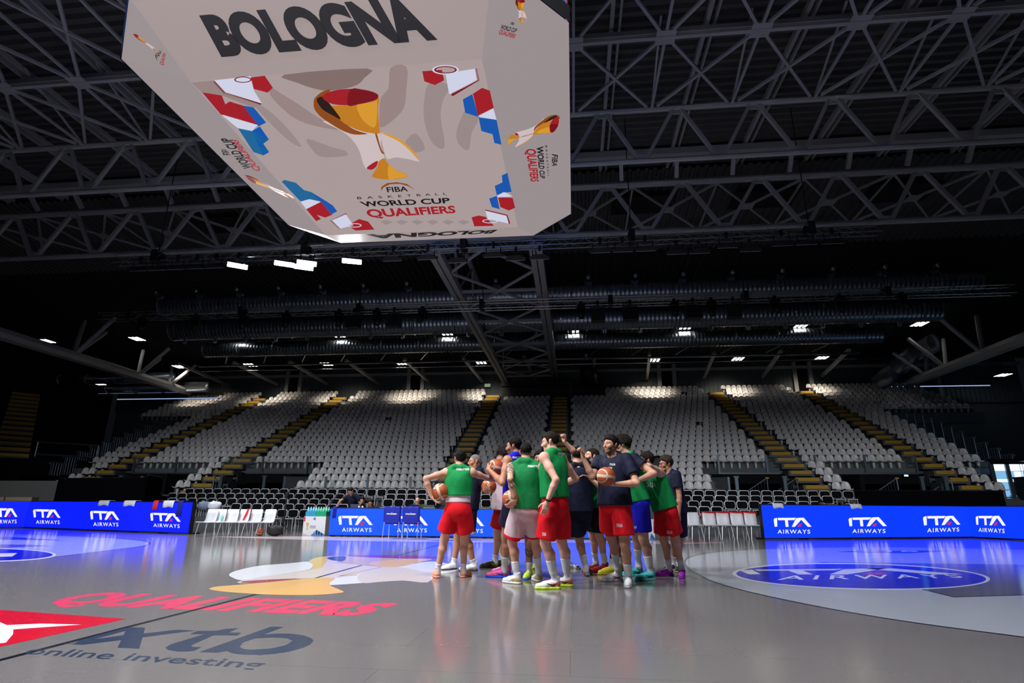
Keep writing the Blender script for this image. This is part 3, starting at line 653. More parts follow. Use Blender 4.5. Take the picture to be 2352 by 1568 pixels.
# plan bracing between the nearer truss and the next purlin line
br = empty('roof_bracing', (0, 5.4, 16.0)); o = Vector((0, 5.4, 16.0)); tag(br, 'crossed roof bracing with square gusset plates above the court', 'bracing')
xs = 7.18+3.04*np.arange(-13, 10)
member(SQ, 'purlin', (-33, 0, 0), (35, 0, 0), 0.07, br); member(SQ, 'purlin', (-33, 0.75, 0.9), (35, 0.75, 0.9), 0.1, br); member(SQ, 'purlin', (-33, -4.2, 0), (35, -4.2, 0), 0.07, br)
for k, x in enumerate(xs):
    link('gusset', GUS, br, (x, 0, -0.03)); link('gusset', GUS, br, (x, -4.2, -0.03))
    member(SQ, 'tie', (x, 0, 0), (x, 3.5, 0), 0.045, br); member(SQ, 'tie', (x, -4.2, 0), (x, 0, 0), 0.045, br)
    member(SQ, 'hanger', (x, 3.5, 0), (x, 0.4, 1.3), 0.035, br)
    if k+1 < len(xs):
        x2 = xs[k+1]
        for y0, y1 in ((0.25, 3.4), (-4.0, -0.25)):
            member(SQ, 'brace', (x+0.25, y0, 0), (x2-0.2, y1, 0), 0.05, br); member(SQ, 'brace', (x+0.2, y1, 0.02), (x2-0.25, y0, 0.02), 0.05, br)
# bracing behind the farther truss
br2 = empty('roof_bracing', (0, 14.4, 16.2)); tag(br2, 'thin crossed bracing behind the farther roof truss', 'bracing')
for k in range(16):
    x = -29+4.0*k
    member(SQ, 'brace', (x, 0.2, -0.2), (x+4, 4.6, -0.4), 0.05, br2); member(SQ, 'brace', (x+4, 0.2, -0.2), (x, 4.6, -0.4), 0.05, br2); member(SQ, 'tie', (x, 0, -0.2), (x, 4.6, -0.4), 0.04, br2)
    g_ = link('gusset', GUS, br2, (x+2, 2.4, -0.32))
member(SQ, 'purlin', (-32, 4.6, -0.4), (36, 4.6, -0.4), 0.08, br2)
# small struts between the two trusses
st = empty('strut_row', (0, 9.0, 16.0)); tag(st, 'row of short roof struts between the two trusses', 'bracing')
for x in np.arange(-30, 33, 2.6): member(SQ, 'strut', (x, 4.6, 0.9), (x+0.05, 5.3, 0.2), 0.09, st)
member(SQ, 'purlin', (-32, 4.4, 1.0), (34, 4.4, 1.0), 0.16, st)

# central box girder running to the rear wall
def y_girder(x0, x1, y0, y1, z, h, lab, bay=5.4, r=0.13):
    cx = (x0+x1)/2; e = empty('roof_girder', (cx, y0, z)); tag(e, lab, 'girder'); L = y1-y0; w_ = (x1-x0)/2
    for sx in (-1, 1):
        for dx in (-0.17, 0.17):
            member(SQ2, 'bottom_chord', (sx*w_+dx, 0, 0), (sx*w_+dx, L, 0), 0.13, e, 0.2)
        member(SQ2, 'top_chord', (sx*w_*0.85, 0, h), (sx*w_*0.85, L, h), 0.13, e)
    n = int(L/bay)
    for k in range(n+1):
        y = k*bay; member(SQ2, 'cross_bar', (-w_+0.2, y, 0), (w_-0.2, y, 0), 0.07, e)
        if k < n:
            member(RND2, 'brace', (-w_+0.2, y+bay/2, 0), (0, y, 0), 0.085, e); member(RND2, 'brace', (w_-0.2, y+bay/2, 0), (0, y, 0), 0.085, e)
            member(RND2, 'brace', (-w_+0.2, y+bay/2, 0), (0, y+bay, 0), 0.085, e); member(RND2, 'brace', (w_-0.2, y+bay/2, 0), (0, y+bay, 0), 0.085, e)
            for sx in (-1, 1):
                member(RND2, 'web', (sx*w_, y, 0), (sx*w_*0.85, y+bay/2, h), 0.08, e); member(RND2, 'web', (sx*w_*0.85, y+bay/2, h), (sx*w_, y+bay, 0), 0.08, e)
    return e
y_girder(-2.5, 2.3, 13.6, 43.6, 12.55, 2.6, 'pale box girder running back to the rear wall below the scoreboard')
def side_tube(a, b, lab, side):
    e = empty('raking_girder', a); tag(e, lab, 'girder'); d = Vector(b)-Vector(a)
    member(RND2, 'main_tube', (0, 0, 0), d, 0.37, e)
    for t, w2 in ((0.35, 3.0), (0.62, 2.6), (0.8, 2.2)):
        p = d*t; 
        for v in ((side*1.2, 1.5, w2), (-side*1.6, 1.0, w2), (side*0.2, 2.4, w2*0.8)): member(RND2, 'strut', p, p+Vector(v), 0.14, e)
side_tube((-26.5, 12, 9.7), (-34.8, 43.5, 11.9), 'large round roof girder slanting down at the left', -1)
side_tube(tuple(on_y(2420, 752, 19)), tuple(on_y(2087, 879, 41)), 'large round roof girder slanting down at the right', 1)

# spiral ducts
def duct(x0, x1, y, z, r, lab, seg=3.1):
    e = empty('air_duct', ((x0+x1)/2, y, z)); tag(e, lab, 'duct', 'round air ducts over the far stand'); L = x1-x0
    mb = MB(); n = 24; vs = []; fs = []
    for k in range(2):
        for j in range(n): a = 2*math.pi*j/n; vs.append((r*math.cos(a), r*math.sin(a), -L/2+L*k))
    fs = [[j, (j+1) % n, n+(j+1) % n, n+j] for j in range(n)]; mb.add(vs, fs)
    t = mb.obj('duct_tube', M['duct'], e, True); t.rotation_euler.y = math.pi/2
    rg = MB().tube((0, 0, -0.03), (0, 0, 0.03), r+0.03, 24).mesh('flange', M['duct'])
    for k in range(int(L/seg)+1):
        q = link('flange', rg, e, (-L/2+k*seg, 0, 0)); q.rotation_euler.y = math.pi/2
    for k in range(0, int(L/seg)+1, 2): MB().tube((-L/2+k*seg+0.5, 0, r), (-L/2+k*seg+0.5, 0, 16.4-max(0, (y-22.5)*0.08)-z), 0.02, 5).obj('hanger_rod', M['blackmetal'], e)
    return e
duct(-24, 28, 23.6, 14.0, 0.62, 'nearest round spiral air duct over the far stand')
duct(-26, 28, 27.6, 13.6, 0.78, 'middle round spiral air duct behind the moving-head lights')
duct(-27, 27, 33.0, 13.55, 0.62, 'rearmost round spiral air duct above the lower house lights')
nz = None
for k in range(18):
    x = -24+2.9*k; e = empty('air_nozzle', (x, 22.9, 14.75)); tag(e, 'ball-shaped air nozzle on the nearest spiral duct, %s of the central girder' % ('left' if x < 0 else 'right'), 'nozzle', 'air nozzles on the nearest duct, %s half' % ('left' if x < 0 else 'right'))
    if nz is None:
        a = MB().tube((0, 0.5, -0.35), (0, -0.1, 0.0), 0.24, 12).mesh('neck', M['duct'], True)
        b = MB(); 
        for j in range(10):
            for i in range(6):
                pass
        bm = bmesh.new(); bmesh.ops.create_uvsphere(bm, u_segments=14, v_segments=8, radius=0.3); b = bpy.data.meshes.new('nozzle_ball'); bm.to_mesh(b); bm.free(); b.materials.append(M['blackmetal']); b.polygons.foreach_set('use_smooth', [True]*len(b.polygons))
        c = MB().tube((0, -0.22, -0.03), (0, -0.3, -0.06), 0.15, 12).mesh('outlet', M['alu'], True); nz = (a, b, c)
    link('neck', nz[0], e); link('nozzle_ball', nz[1], e); link('outlet', nz[2], e)
for k in range(22):
    x = -25+2.4*k; e = empty('air_spigot', (x, 27.6, 12.55)); tag(e, 'short outlet spigot under the middle spiral duct', 'spigot', 'spigots under the middle duct')
    MB().tube((0, 0, 0), (0, 0.05, 0.4), 0.13, 8).obj('spigot_tube', M['duct'], e) if k == 0 else link('spigot_tube', sp_, e)
    if k == 0: sp_ = e.children[0].data
# bent dark ducts dropping to the rear
def bent(pts, r, lab, tip=False):
    e = empty('drop_duct', pts[0]); tag(e, lab, 'duct'); o = Vector(pts[0])
    for a, b in zip(pts[:-1], pts[1:]): MB().tube(Vector(a)-o, Vector(b)-o, r, 16).obj('duct_section', M['duct'] if tip else M['blackmetal'], e, True)
    for p in pts[1:-1]:
        bm = bmesh.new(); bmesh.ops.create_uvsphere(bm, u_segments=16, v_segments=8, radius=r); b_ = bpy.data.meshes.new('elbow'); bm.to_mesh(b_); bm.free(); b_.materials.append(M['blackmetal']); link('elbow', b_, e, Vector(p)-o)
bent([(5.3, 37.5, 14.2), (5.3, 38.5, 13.0), (5.4, 39.5, 11.6)], 0.75, 'black duct dropping behind the control booth')
bent([tuple(on_y(2150, 785, 35)), tuple(on_y(2105, 808, 37.5)), tuple(on_y(2060, 845, 39.5)), tuple(on_y(2018, 880, 41))], 0.72, 'dark bent duct ending in a pale collar at the upper right', True)
pp = empty('services_pipe', (0, 36.5, 13.05)); tag(pp, 'long bright horizontal pipe below the rearmost duct', 'pipe')
MB().tube((-30, 0, 0), (27, 0, 0), 0.09, 10).obj('pipe_run', M['alu'], pp, True); MB().tube((-30, 0.5, -0.35), (27, 0.5, -0.35), 0.03, 6).obj('thin_pipe', M['alu'], pp)
for x in np.arange(-28, 27, 3.7): MB().tube((x, 0.9, 0.45), (x+0.9, -0.4, 0.75), 0.05, 6).obj('pipe_bracket', M['alu'], pp)
for k, x in enumerate(np.arange(-32, 33, 5.3)): member(SQ, 'raker', (x, 36.5-36.5, 0.3), (x+0.6, 7.0, -0.3), 0.12, pp)
# pale round ducts and bright ledges at the far sides
for x0, x1, y, z, r, l in ((-45, -33.5, 38, 12.4, 0.5, 'pale round duct at the upper left edge'), (-45, -31.5, 40.5, 12.0, 0.5, 'lower pale round duct at the upper left edge')):
    e = empty('side_duct', ((x0+x1)/2, y, z)); tag(e, l, 'duct'); t = MB().tube((-(x1-x0)/2, 0, 0), ((x1-x0)/2, 0, 0), r, 16).obj('duct_tube', M['duct'], e, True)
    for k in range(4): MB().tube((-(x1-x0)/2+2.9*k, 0, 0), (-(x1-x0)/2+2.9*k+0.06, 0, 0), r+0.04, 16).obj('flange', M['duct'], e)
M['ledge'] = led('ledge_light', (0.45, 0.6, 1.0), 0.8)
for x0, x1, y, z, l in ((-45, -36.0, 42.5, 11.9, 'thin bluish lit ledge at the upper left edge'), (-40.5, -30.0, 40.0, 10.75, 'thin bluish lit ledge below the left girder'), (31.5, 40.0, 42.0, 11.3, 'thin bluish lit ledge at the right end of the top row')):
    e = empty('light_ledge', ((x0+x1)/2, y, z)); tag(e, l, 'lamp'); MB().box(-(x1-x0)/2, (x1-x0)/2, 0, 0.3, 0, 0.08).obj('ledge_body', M['post'], e); MB().box(-(x1-x0)/2, (x1-x0)/2, -0.03, 0, 0.0, 0.07).obj('light_strip', M['ledge'], e)

# ------------------------------------------------------------------ lighting rigs
M['lens_on'] = led('flood_on', (0.86, 0.92, 1.0), 60.0); M['lens_off'] = mat('flood_off', (0.35, 0.36, 0.4), 0.3); M['row_on'] = led('row_light_on', (1.0, 0.97, 0.9), 6.0)
THIN = _unit('rig_tube', M['alu'])
def rig(x0, x1, y, z, lab, s=0.42, step=0.62):
    e = empty('lighting_truss', ((x0+x1)/2, y, z)); tag(e, lab, 'lighting truss'); h = (x1-x0)/2
    cs = [(-s/2, -s/2), (s/2, -s/2), (-s/2, s/2), (s/2, s/2)]
    for a, b in cs: member(THIN, 'chord', (-h, a, b), (h, a, b), 0.026, e)
    br_ = MB(); n = int(2*h/step)
    for k in range(n):
        xa_ = -h+k*step; xb_ = xa_+step
        u, v = (0, 1) if k % 2 else (1, 0)
        for p, q in (((cs[0]), (cs[2])), ((cs[0]), (cs[1])), ((cs[1]), (cs[3]))):
            pr = (p, q); br_.tube((xa_, *pr[u]), (xb_, *pr[v]), 0.012, 4, cap=False)
    lo = br_.obj('lattice', M['alu'], e); lo['kind'] = 'stuff'
    for x in np.arange(-h+2, h, 7.0): MB().tube((x, 0, s/2), (x, 0, (17.5 if y < 15 else 16.95)-z), 0.02, 6).obj('hanger', M['blackmetal'], e); MB().box(x-0.12, x+0.12, -0.3, 0.3, -s/2-0.02, s/2+0.1).obj('hoist', M['blackmetal'], e)
    return e
rig(-16.6, 16.0, 11.3, 11.6, 'aluminium lighting truss with court floods above the far sideline')
rig(-24, 26, 18.8, 11.6, 'aluminium lighting truss carrying black moving heads over the courtside chairs')
rig(-16.6, 16.0, -7.0, 12.6, 'aluminium lighting truss with court floods above the near sideline')
fb = MB().box(-0.42, 0.42, -0.12, 0.12, 0.0, 0.12); fb.box(-0.3, 0.3, -0.1, 0.1, 0.12, 0.2); FB = fb.mesh('flood_body', M['blackmetal']); FC = MB().box(-0.05, 0.05, -0.07, 0.07, 0.34, 0.58).mesh('clamp', M['blackmetal']); FY = MB().path([(-0.3, 0, 0.05), (-0.3, 0, 0.42), (0.3, 0, 0.42), (0.3, 0, 0.05)], 0.02).mesh('yoke', M['blackmetal'])
FL = {1: MB().box(-0.39, 0.39, -0.1, 0.1, -0.02, 0.0).mesh('flood_lens', M['lens_on']), 0: MB().box(-0.39, 0.39, -0.1, 0.1, -0.02, 0.0).mesh('flood_lens', M['lens_off'])}
def flood(x, y, z, on, lab, grp, aim=None, watts=None, cone=112, bl=0.6):
    e = empty('court_flood', (x, y, z)); tag(e, lab, 'floodlight', grp)
    if aim is not None: q = (Vector(aim)-Vector((x, y, z))).to_track_quat('-Z', 'Y')
    else: q = Quaternion((1, 0, 0), 0.5*(1 if y > 0 else -1))
    link('yoke', FY, e); link('clamp', FC, e)
    for nm, me_ in (('flood_body', FB), ('flood_lens', FL[on])):
        c = link(nm, me_, e, q @ Vector((0, 0, -0.06))); c.rotation_mode = 'QUATERNION'; c.rotation_quaternion = q
    if on:
        l = bpy.data.lights.new('flood_beam', 'SPOT'); l.energy = watts or FLOOD_W; l.color = (0.93, 0.96, 1.0); l.spot_size = math.radians(cone); l.spot_blend = bl; l.shadow_soft_size = 0.3
        lo = link('flood_beam', l, e, q @ Vector((0, 0, -0.13))); lo.rotation_mode = 'QUATERNION'; lo.rotation_quaternion = q
ON = 'bright court flood glowing on the far lighting truss'
for (x, y), lb in zip(((-10.56, 11.09), (-8.42, 11.09), (-7.74, 11.51), (-7.40, 11.09), (-5.39, 11.09)), ('leftmost glowing court flood on the far lighting truss', 'second glowing flood from the left on the far truss', 'small glowing flood tucked between its two neighbours on the far truss', 'second last glowing flood on the far truss', 'glowing flood nearest the scoreboard edge on the far truss')):
    flood(x, y, 11.0, 1, lb, 'lit court floods', (x*0.3, 0.0, 0), FLOOD_W*0.55)
for x in (-15.2, -14.3, -13.4, -12.5, -11.6, -3.6, -2.1, -0.9, 0.7, 1.6, 2.6, 5.1, 6.0, 6.9, 8.2, 9.1, 10.1, 11.1, 12.2, 13.1, 14.1):
    flood(x, 11.3+random.choice((-0.21, 0.21)), 11.0, 0, 'unlit rectangular court flood on the far lighting truss, '+('left of the glowing ones' if x < -11 else 'under the scoreboard edge' if x < 3 else 'right of the scoreboard'), 'unlit court floods '+('left' if x < -11 else 'middle' if x < 3 else 'right'))
for x in (-12, -9, -6, -3, 0, 3.5):
    flood(x, -7.21, 12.0, 1, 'glowing court flood on the truss above the near sideline', 'floods above the near sideline', (x*0.5+2.0, 0.0, 0))
rig(-24, 26, -18.8, 12.6, 'added unseen lighting truss behind the near sideline to brighten the far stand')  # unseen rig added behind the camera, its narrow floods brighten the far seats
for x in (-21, -14, -7, 0, 7, 14, 21):
    flood(x, -19.01, 12.0, 1, 'added unseen narrow flood behind the near sideline brightening the far stand', 'added floods behind the near sideline', (x*1.12, 17.0, 0.5), FLOOD_W*3.8, 30, 1.0)
# moving heads
hb = MB(); hb.box(-0.2, 0.2, -0.16, 0.16, -0.16, 0.0); HB = hb.mesh('base', M['blackmetal']); ya_ = MB().box(-0.24, -0.19, -0.08, 0.08, -0.52, -0.12); ya_.box(0.19, 0.24, -0.08, 0.08, -0.52, -0.12); ya_.box(-0.24, 0.24, -0.08, 0.08, -0.17, -0.12); HY = ya_.mesh('yoke', M['blackmetal'])
HH = MB().tube((0, 0.12, -0.3), (0, -0.16, -0.78), 0.2, 12, 0.15).mesh('head', M['blackmetal'], True)
HC = MB().box(-0.06, 0.06, -0.08, 0.08, -0.05, 0.2).mesh('clamp', M['blackmetal'])
for x in (-21, -17.7, -14.8, -12.2, -9.1, -6.9, -4.3, 4.4, 9.3, 11.2, 14.4, 17.6, 20.6):
    e = empty('moving_head', (x, 18.59, 11.40), random.uniform(-0.6, 0.6)); tag(e, 'black moving-head stage light on the rear lighting truss, %s of the central girder' % ('left' if x < 0 else 'right'), 'stage light', 'moving heads on the rear truss, %s half' % ('left' if x < 0 else 'right'))
    link('base', HB, e); link('clamp', HC, e); link('yoke', HY, e); h_ = link('head', HH, e); h_.rotation_euler.x = random.uniform(-0.2, 0.3)
for x in (-8.2, -5.9, 10.25, 12.3, 5.3, 7.0):
    e = empty('line_speaker', (x, 18.59, 11.40), random.uniform(-0.3, 0.3)); tag(e, 'black wedge speaker hanging among the moving heads', 'speaker', 'speakers on the rear truss')
    MB().box(-0.36, 0.36, -0.25, 0.25, -0.95, -0.25).obj('cabinet', M['blackmetal'], e); MB().path([(-0.36, 0, -0.3), (-0.36, 0, 0), (0.36, 0, 0), (0.36, 0, -0.3)], 0.02).obj('bracket', M['blackmetal'], e); link('clamp', HC, e)
# triple-slot house lights over the stand
LB_ = MB().box(-0.5, 0.5, -0.6, 0.6, 0, 0.1).mesh('lamp_body', M['blackmetal']); LT = MB().box(-0.09, 0.09, -0.5, 0.5, -0.02, 0).mesh('lamp_slot', M['row_on'])
HR = MB().box(-0.012, 0.012, -0.012, 0.012, 0, 1).mesh('hanger_rod', M['blackmetal'])
def house(px, py, z, lab, grp, spot=False):
    p = on_z(px, py, z); e = empty('house_light', p); tag(e, lab, 'lamp', grp); link('lamp_body', LB_, e)
    for x in (-0.32, 0, 0.32): link('lamp_slot', LT, e, (x, 0, 0))
    zt = 16.4-(p[1]-22.5)*0.08-p[2]; link('hanger_rod', HR, e, (0, 0, 0.08)).scale.z = max(zt, 0.3)
    if spot:
        l = bpy.data.lights.new('row_beam', 'SPOT'); l.energy = HOUSE_W; l.color = (1.0, 0.86, 0.68); l.spot_size = math.radians(74); l.spot_blend = 0.9; l.shadow_soft_size = 0.4
        lo = link('row_beam', l, e, (0, 0, -0.1)); lo.rotation_euler.x = math.radians(52)
for px, py in ((107, 783), (315, 778), (539, 774), (777, 770), (1026, 765), (1317, 759), (1575, 751), (1841, 747), (2112, 744)):
    house(px, py, 14.3, 'three-slot house light in the front row over the stand', 'front row of house lights')
for px, py in ((412, 842), (575, 838), (750, 836), (922, 834), (1105, 832), (1503, 827), (1695, 824), (1887, 822)):
    house(px, py, 13.2, 'three-slot house light in the rear row over the top seats', 'rear row of house lights', True)
for px, py in ((77, 882), (226, 881), (2304, 861)):
    house(px, py, 12.0, 'three-slot house light near the side walls', 'side house lights')
# ------------------------------------------------------------------ hanging scoreboard
ES = 0.36
LC = lambda c: tuple(((x/255+0.055)/1.055)**2.4 if x > 10 else x/255/12.92 for x in c)
S = {}
for n_, c in dict(bg=(168, 153, 152), bg2=(150, 136, 134), taupe=(128, 108, 104), taupe2=(150, 130, 128), white=(205, 208, 228), black=(22, 18, 26), red=(160, 26, 36), dred=(120, 14, 24), blue=(20, 84, 170), teal=(28, 100, 150), gold=(190, 122, 30), gold2=(214, 150, 44), brown=(140, 72, 20), pale=(202, 186, 188), dark=(40, 22, 14)).items():
    S[n_] = led('screen_'+n_, LC(c), 1.0)
sb = empty('scoreboard', (-0.1, 0.2, 8.0)); tag(sb, 'huge hanging video cube with BOLOGNA and a gold cup on its screens', 'scoreboard'); SO = Vector((-0.1, 0.2, 8.0))
B = [(-2.62, -2.72), (2.47, -2.72), (2.5, 3.08), (-2.72, 3.06)]; ZB, ZO = 8.0, 9.0
OC = [(-4.45, -2.33), (-3.3, -3.55), (2.75, -3.55), (3.9, -2.33), (3.9, 4.31), (2.74, 5.55), (-3.39, 5.5), (-4.48, 4.2)]
def L(p, z): return tuple(Vector((p[0], p[1], z))-SO)
MB().add([L(p, ZB) for p in B], [[0, 1, 2, 3]]).obj('bottom_screen', S['bg'], sb)
sides = {'near_screen': [(B[0], ZB), (OC[1], ZO), (OC[2], ZO), (B[1], ZB)], 'corner_screen': [(B[1], ZB), (OC[2], ZO), (OC[3], ZO)], 'side_screen': [(B[1], ZB), (OC[3], ZO), (OC[4], ZO), (B[2], ZB)],
         'corner_screen.b': [(B[2], ZB), (OC[4], ZO), (OC[5], ZO)], 'far_screen': [(B[2], ZB), (OC[5], ZO), (OC[6], ZO), (B[3], ZB)], 'corner_screen.c': [(B[3], ZB), (OC[6], ZO), (OC[7], ZO)],
         'side_screen.d': [(B[3], ZB), (OC[7], ZO), (OC[0], ZO), (B[0], ZB)], 'corner_screen.e': [(B[0], ZB), (OC[0], ZO), (OC[1], ZO)]}
PL = {}
S['bgr'] = led('screen_bgr', LC((152, 142, 143)), 1.0, 0.0); S['bgc'] = led('screen_bgc', LC((152, 142, 143)), 1.0, 0.3); S['bgn'] = led('screen_bgn', LC((158, 144, 143)), 1.0, 0.15)
for k, pts in sides.items():
    P3 = [Vector(L(p, z)) for p, z in pts]; n_ = (P3[1]-P3[0]).cross(P3[2]-P3[0]).normalized()
    if n_.z > 0: n_ = -n_
    MB().add(P3, [list(range(len(P3)))]).obj(k.split('.')[0], S['bgc' if k == 'corner_screen.c' else 'bgr' if 'side' in k or 'corner' in k else 'bgn'], sb); PL[k] = (np.array(P3[0]+SO), np.array(n_))
oc = [(p[0]*1.005, p[1]*1.005) for p in OC]
def band(z0, z1, m, nm, k=1.0):
    for i in range(8):
        a, b = oc[i], oc[(i+1) % 8]; MB().add([L((a[0]*k, a[1]*k), z0), L((b[0]*k, b[1]*k), z0), L((b[0]*k, b[1]*k), z1), L((a[0]*k, a[1]*k), z1)], [[0, 1, 2, 3]]).obj(nm, m, sb)
band(9.0, 9.35, M['blackmetal'], 'black_band'); band(9.35, 12.6, S['blue'], 'video_wall', 0.985)
MB().add([L(p, 12.6) for p in oc], [list(range(8))]).obj('top_cover', M['blackmetal'], sb)
for p in ((-3, -2), (2.6, -2), (2.6, 4), (-3, 4)): MB().tube(Vector((p[0], p[1], 12.6))-SO, Vector((p[0], p[1], 17.0))-SO, 0.03, 6).obj('suspension_cable', M['blackmetal'], sb)
# picture parts on the video wall seen at the right edge
for c, z0, z1, y0, y1 in (('red', 9.6, 10.3, -2.3, -0.8), ('white', 10.4, 10.9, -2.3, 0.5), ('red', 11.2, 11.6, -1.5, 1.5)):
    MB().box(3.87+0.1, 3.89+0.1, y0-0.2, y1-0.2, z0-8, z1-8).obj('picture_patch', S[c], sb)
def on_face(key):
    o_, n_ = PL[key] if key in PL else (np.array([0, 0, ZB]), np.array([0, 0, -1.0]))
    return lambda x, y, d=0.012: tuple(Vector(on_plane(x, y, o_+n_*d, n_))-SO)
def trace(name, pts, m, key='bottom', d=0.012, sc=3.0947, off=(440, 170), sm=0):
    loops = pts if isinstance(pts[0][0], (list, tuple)) else [pts]
    fn = on_face(key); L2 = [[(p[0]/sc+off[0], p[1]/sc+off[1]) for p in l] for l in loops]
    if sm: L2 = [smooth_loop(l, sm) for l in L2]
    v, t = poly(L2); return print_obj(name, v, t, lambda x, y: fn(x, y, d), S[m], sb)
# pale swirls
for pts, m in (([(655, 5), (1250, -40), (1225, 30), (1180, 75), (1090, 103), (960, 118), (860, 100), (760, 65)], 'taupe'),
               ([(560, 95), (640, 140), (760, 215), (870, 290), (960, 345), (1050, 395), (930, 380), (760, 330), (640, 240), (560, 150)], 'taupe2'),
               ([(1415, -45), (1530, -50), (1525, 120), (1510, 240), (1430, 330), (1345, 380), (1335, 300), (1345, 170), (1400, 100)], 'taupe2'),
               ([(1690, 60), (1835, 80), (1790, 180), (1770, 300), (1800, 520), (1720, 500), (1665, 380), (1650, 230)], 'bg2'),
               ([(420, 190), (520, 240), (640, 340), (780, 510), (700, 480), (560, 350)], 'bg2'),
               ([(1960, 240), (2040, 310), (1990, 420), (1970, 540), (1900, 500), (1885, 400)], 'bg2'),
               ([(820, 460), (1000, 520), (1090, 545), (1100, 580), (930, 590), (860, 540)], 'bg2'),
               ([(1590, 420), (1660, 530), (1560, 560), (1510, 500)], 'bg2')): trace('swirl', pts, m, d=0.008, sm=3)
# hexagon blocks round the edge
for pts, m in (([(160, 45), (420, 15), (445, 120), (500, 210), (240, 130)], 'white'), ([(240, 130), (165, 48), (155, 58), (232, 142), (490, 218), (500, 210)], 'dred'), ([(415, 25), (520, 12), (578, 98), (540, 132), (440, 105)], 'red'),
               ([(75, 130), (215, 152), (240, 215), (270, 195), (368, 225), (470, 362), (230, 290), (210, 290)], 'red'), ([(368, 225), (440, 236), (530, 345), (475, 372)], 'blue'), ([(210, 288), (470, 362), (430, 405), (330, 385)], 'white'),
               ([(330, 385), (430, 405), (485, 372), (550, 465), (510, 495), (552, 555), (510, 578), (440, 555)], 'teal'), ([(430, 405), (485, 372), (550, 465), (510, 495), (552, 555), (510, 578), (470, 500)], 'blue'),
               ([(0, 60), (160, 45), (240, 132), (490, 218), (440, 240), (210, 150), (70, 130)], 'taupe2'),
               ([(1640, -20), (1780, -30), (1795, 45), (1730, 78), (1655, 52)], 'red'), ([(1805, -5), (2030, -40), (2040, 40), (1855, 140), (1830, 140)], 'white'), ([(2030, -40), (2045, 45), (1860, 155), (1845, 152), (1850, 135), (2028, 38), (2015, -38)], 'dred'),
               ([(1928, 180), (1995, 143), (2040, 305), (1945, 275)], 'blue'), ([(2000, 140), (2065, 98), (2120, 118), (2148, 240), (2035, 295)], 'red'), ([(2040, 300), (2145, 243), (2168, 325), (2050, 310)], 'white'), ([(2040, 305), (2168, 325), (2203, 502), (2152, 490), (2140, 428), (2060, 405)], 'blue'),
               ([(640, 765), (660, 752), (740, 772), (800, 825), (850, 838), (915, 905), (830, 890), (775, 905)], 'teal'), ([(850, 838), (960, 905), (1005, 935), (1035, 975), (990, 1000), (915, 905)], 'blue'), ([(775, 908), (840, 888), (920, 908), (815, 960)], 'white'),
               ([(815, 960), (920, 905), (1000, 1000), (950, 1020), (890, 1000), (920, 1030), (885, 1045)], 'red'), ([(990, 1040), (1095, 995), (1150, 1075), (1050, 1100)], 'white'), ([(985, 1040), (1100, 988), (1102, 996), (1002, 1042), (1058, 1098), (1050, 1102)], 'dred'),
               ([(1110, 1075), (1190, 1030), (1255, 1048), (1300, 1105), (1165, 1112)], 'red'), ([(2205, 720), (2245, 702), (2275, 838), (2215, 842), (2170, 862), (2155, 795), (2210, 770)], 'blue'), ([(2170, 865), (2220, 838), (2282, 868), (2180, 880)], 'white'),
               ([(2115, 885), (2170, 865), (2190, 960), (2135, 945)], 'blue'), ([(2178, 872), (2282, 880), (2300, 950), (2255, 970), (2195, 945)], 'red'), ([(1990, 1018), (2040, 1005), (2090, 1015), (2150, 1078), (2010, 1082)], 'red'), ([(2088, 970), (2240, 1005), (2255, 1062), (2105, 1030)], 'white'), ([(2085, 962), (2245, 1000), (2265, 1062), (2255, 1064), (2238, 1008), (2088, 970)], 'dred')):
    trace('hexagon_block', pts, m, d=0.014)
# rings on the white blocks
def ring(cx, cy, rx, ry, w_, m, n=40):
    o_ = [(cx+rx*math.cos(2*math.pi*k/n), cy+ry*math.sin(2*math.pi*k/n)) for k in range(n)]; i_ = [(cx+(rx-w_)*math.cos(2*math.pi*k/n), cy+(ry-w_*0.6)*math.sin(2*math.pi*k/n)) for k in range(n)][::-1]
    trace('ring_mark', [o_, i_], m, d=0.016)
ring(1805, -30, 95, 34, 14, 'white'); ring(1805, -30, 80, 27, 12, 'dred'); ring(1160, 1075, 48, 15, 8, 'white'); ring(2122, 1045, 55, 15, 8, 'white'); ring(365, 40, 62, 22, 10, 'dred')
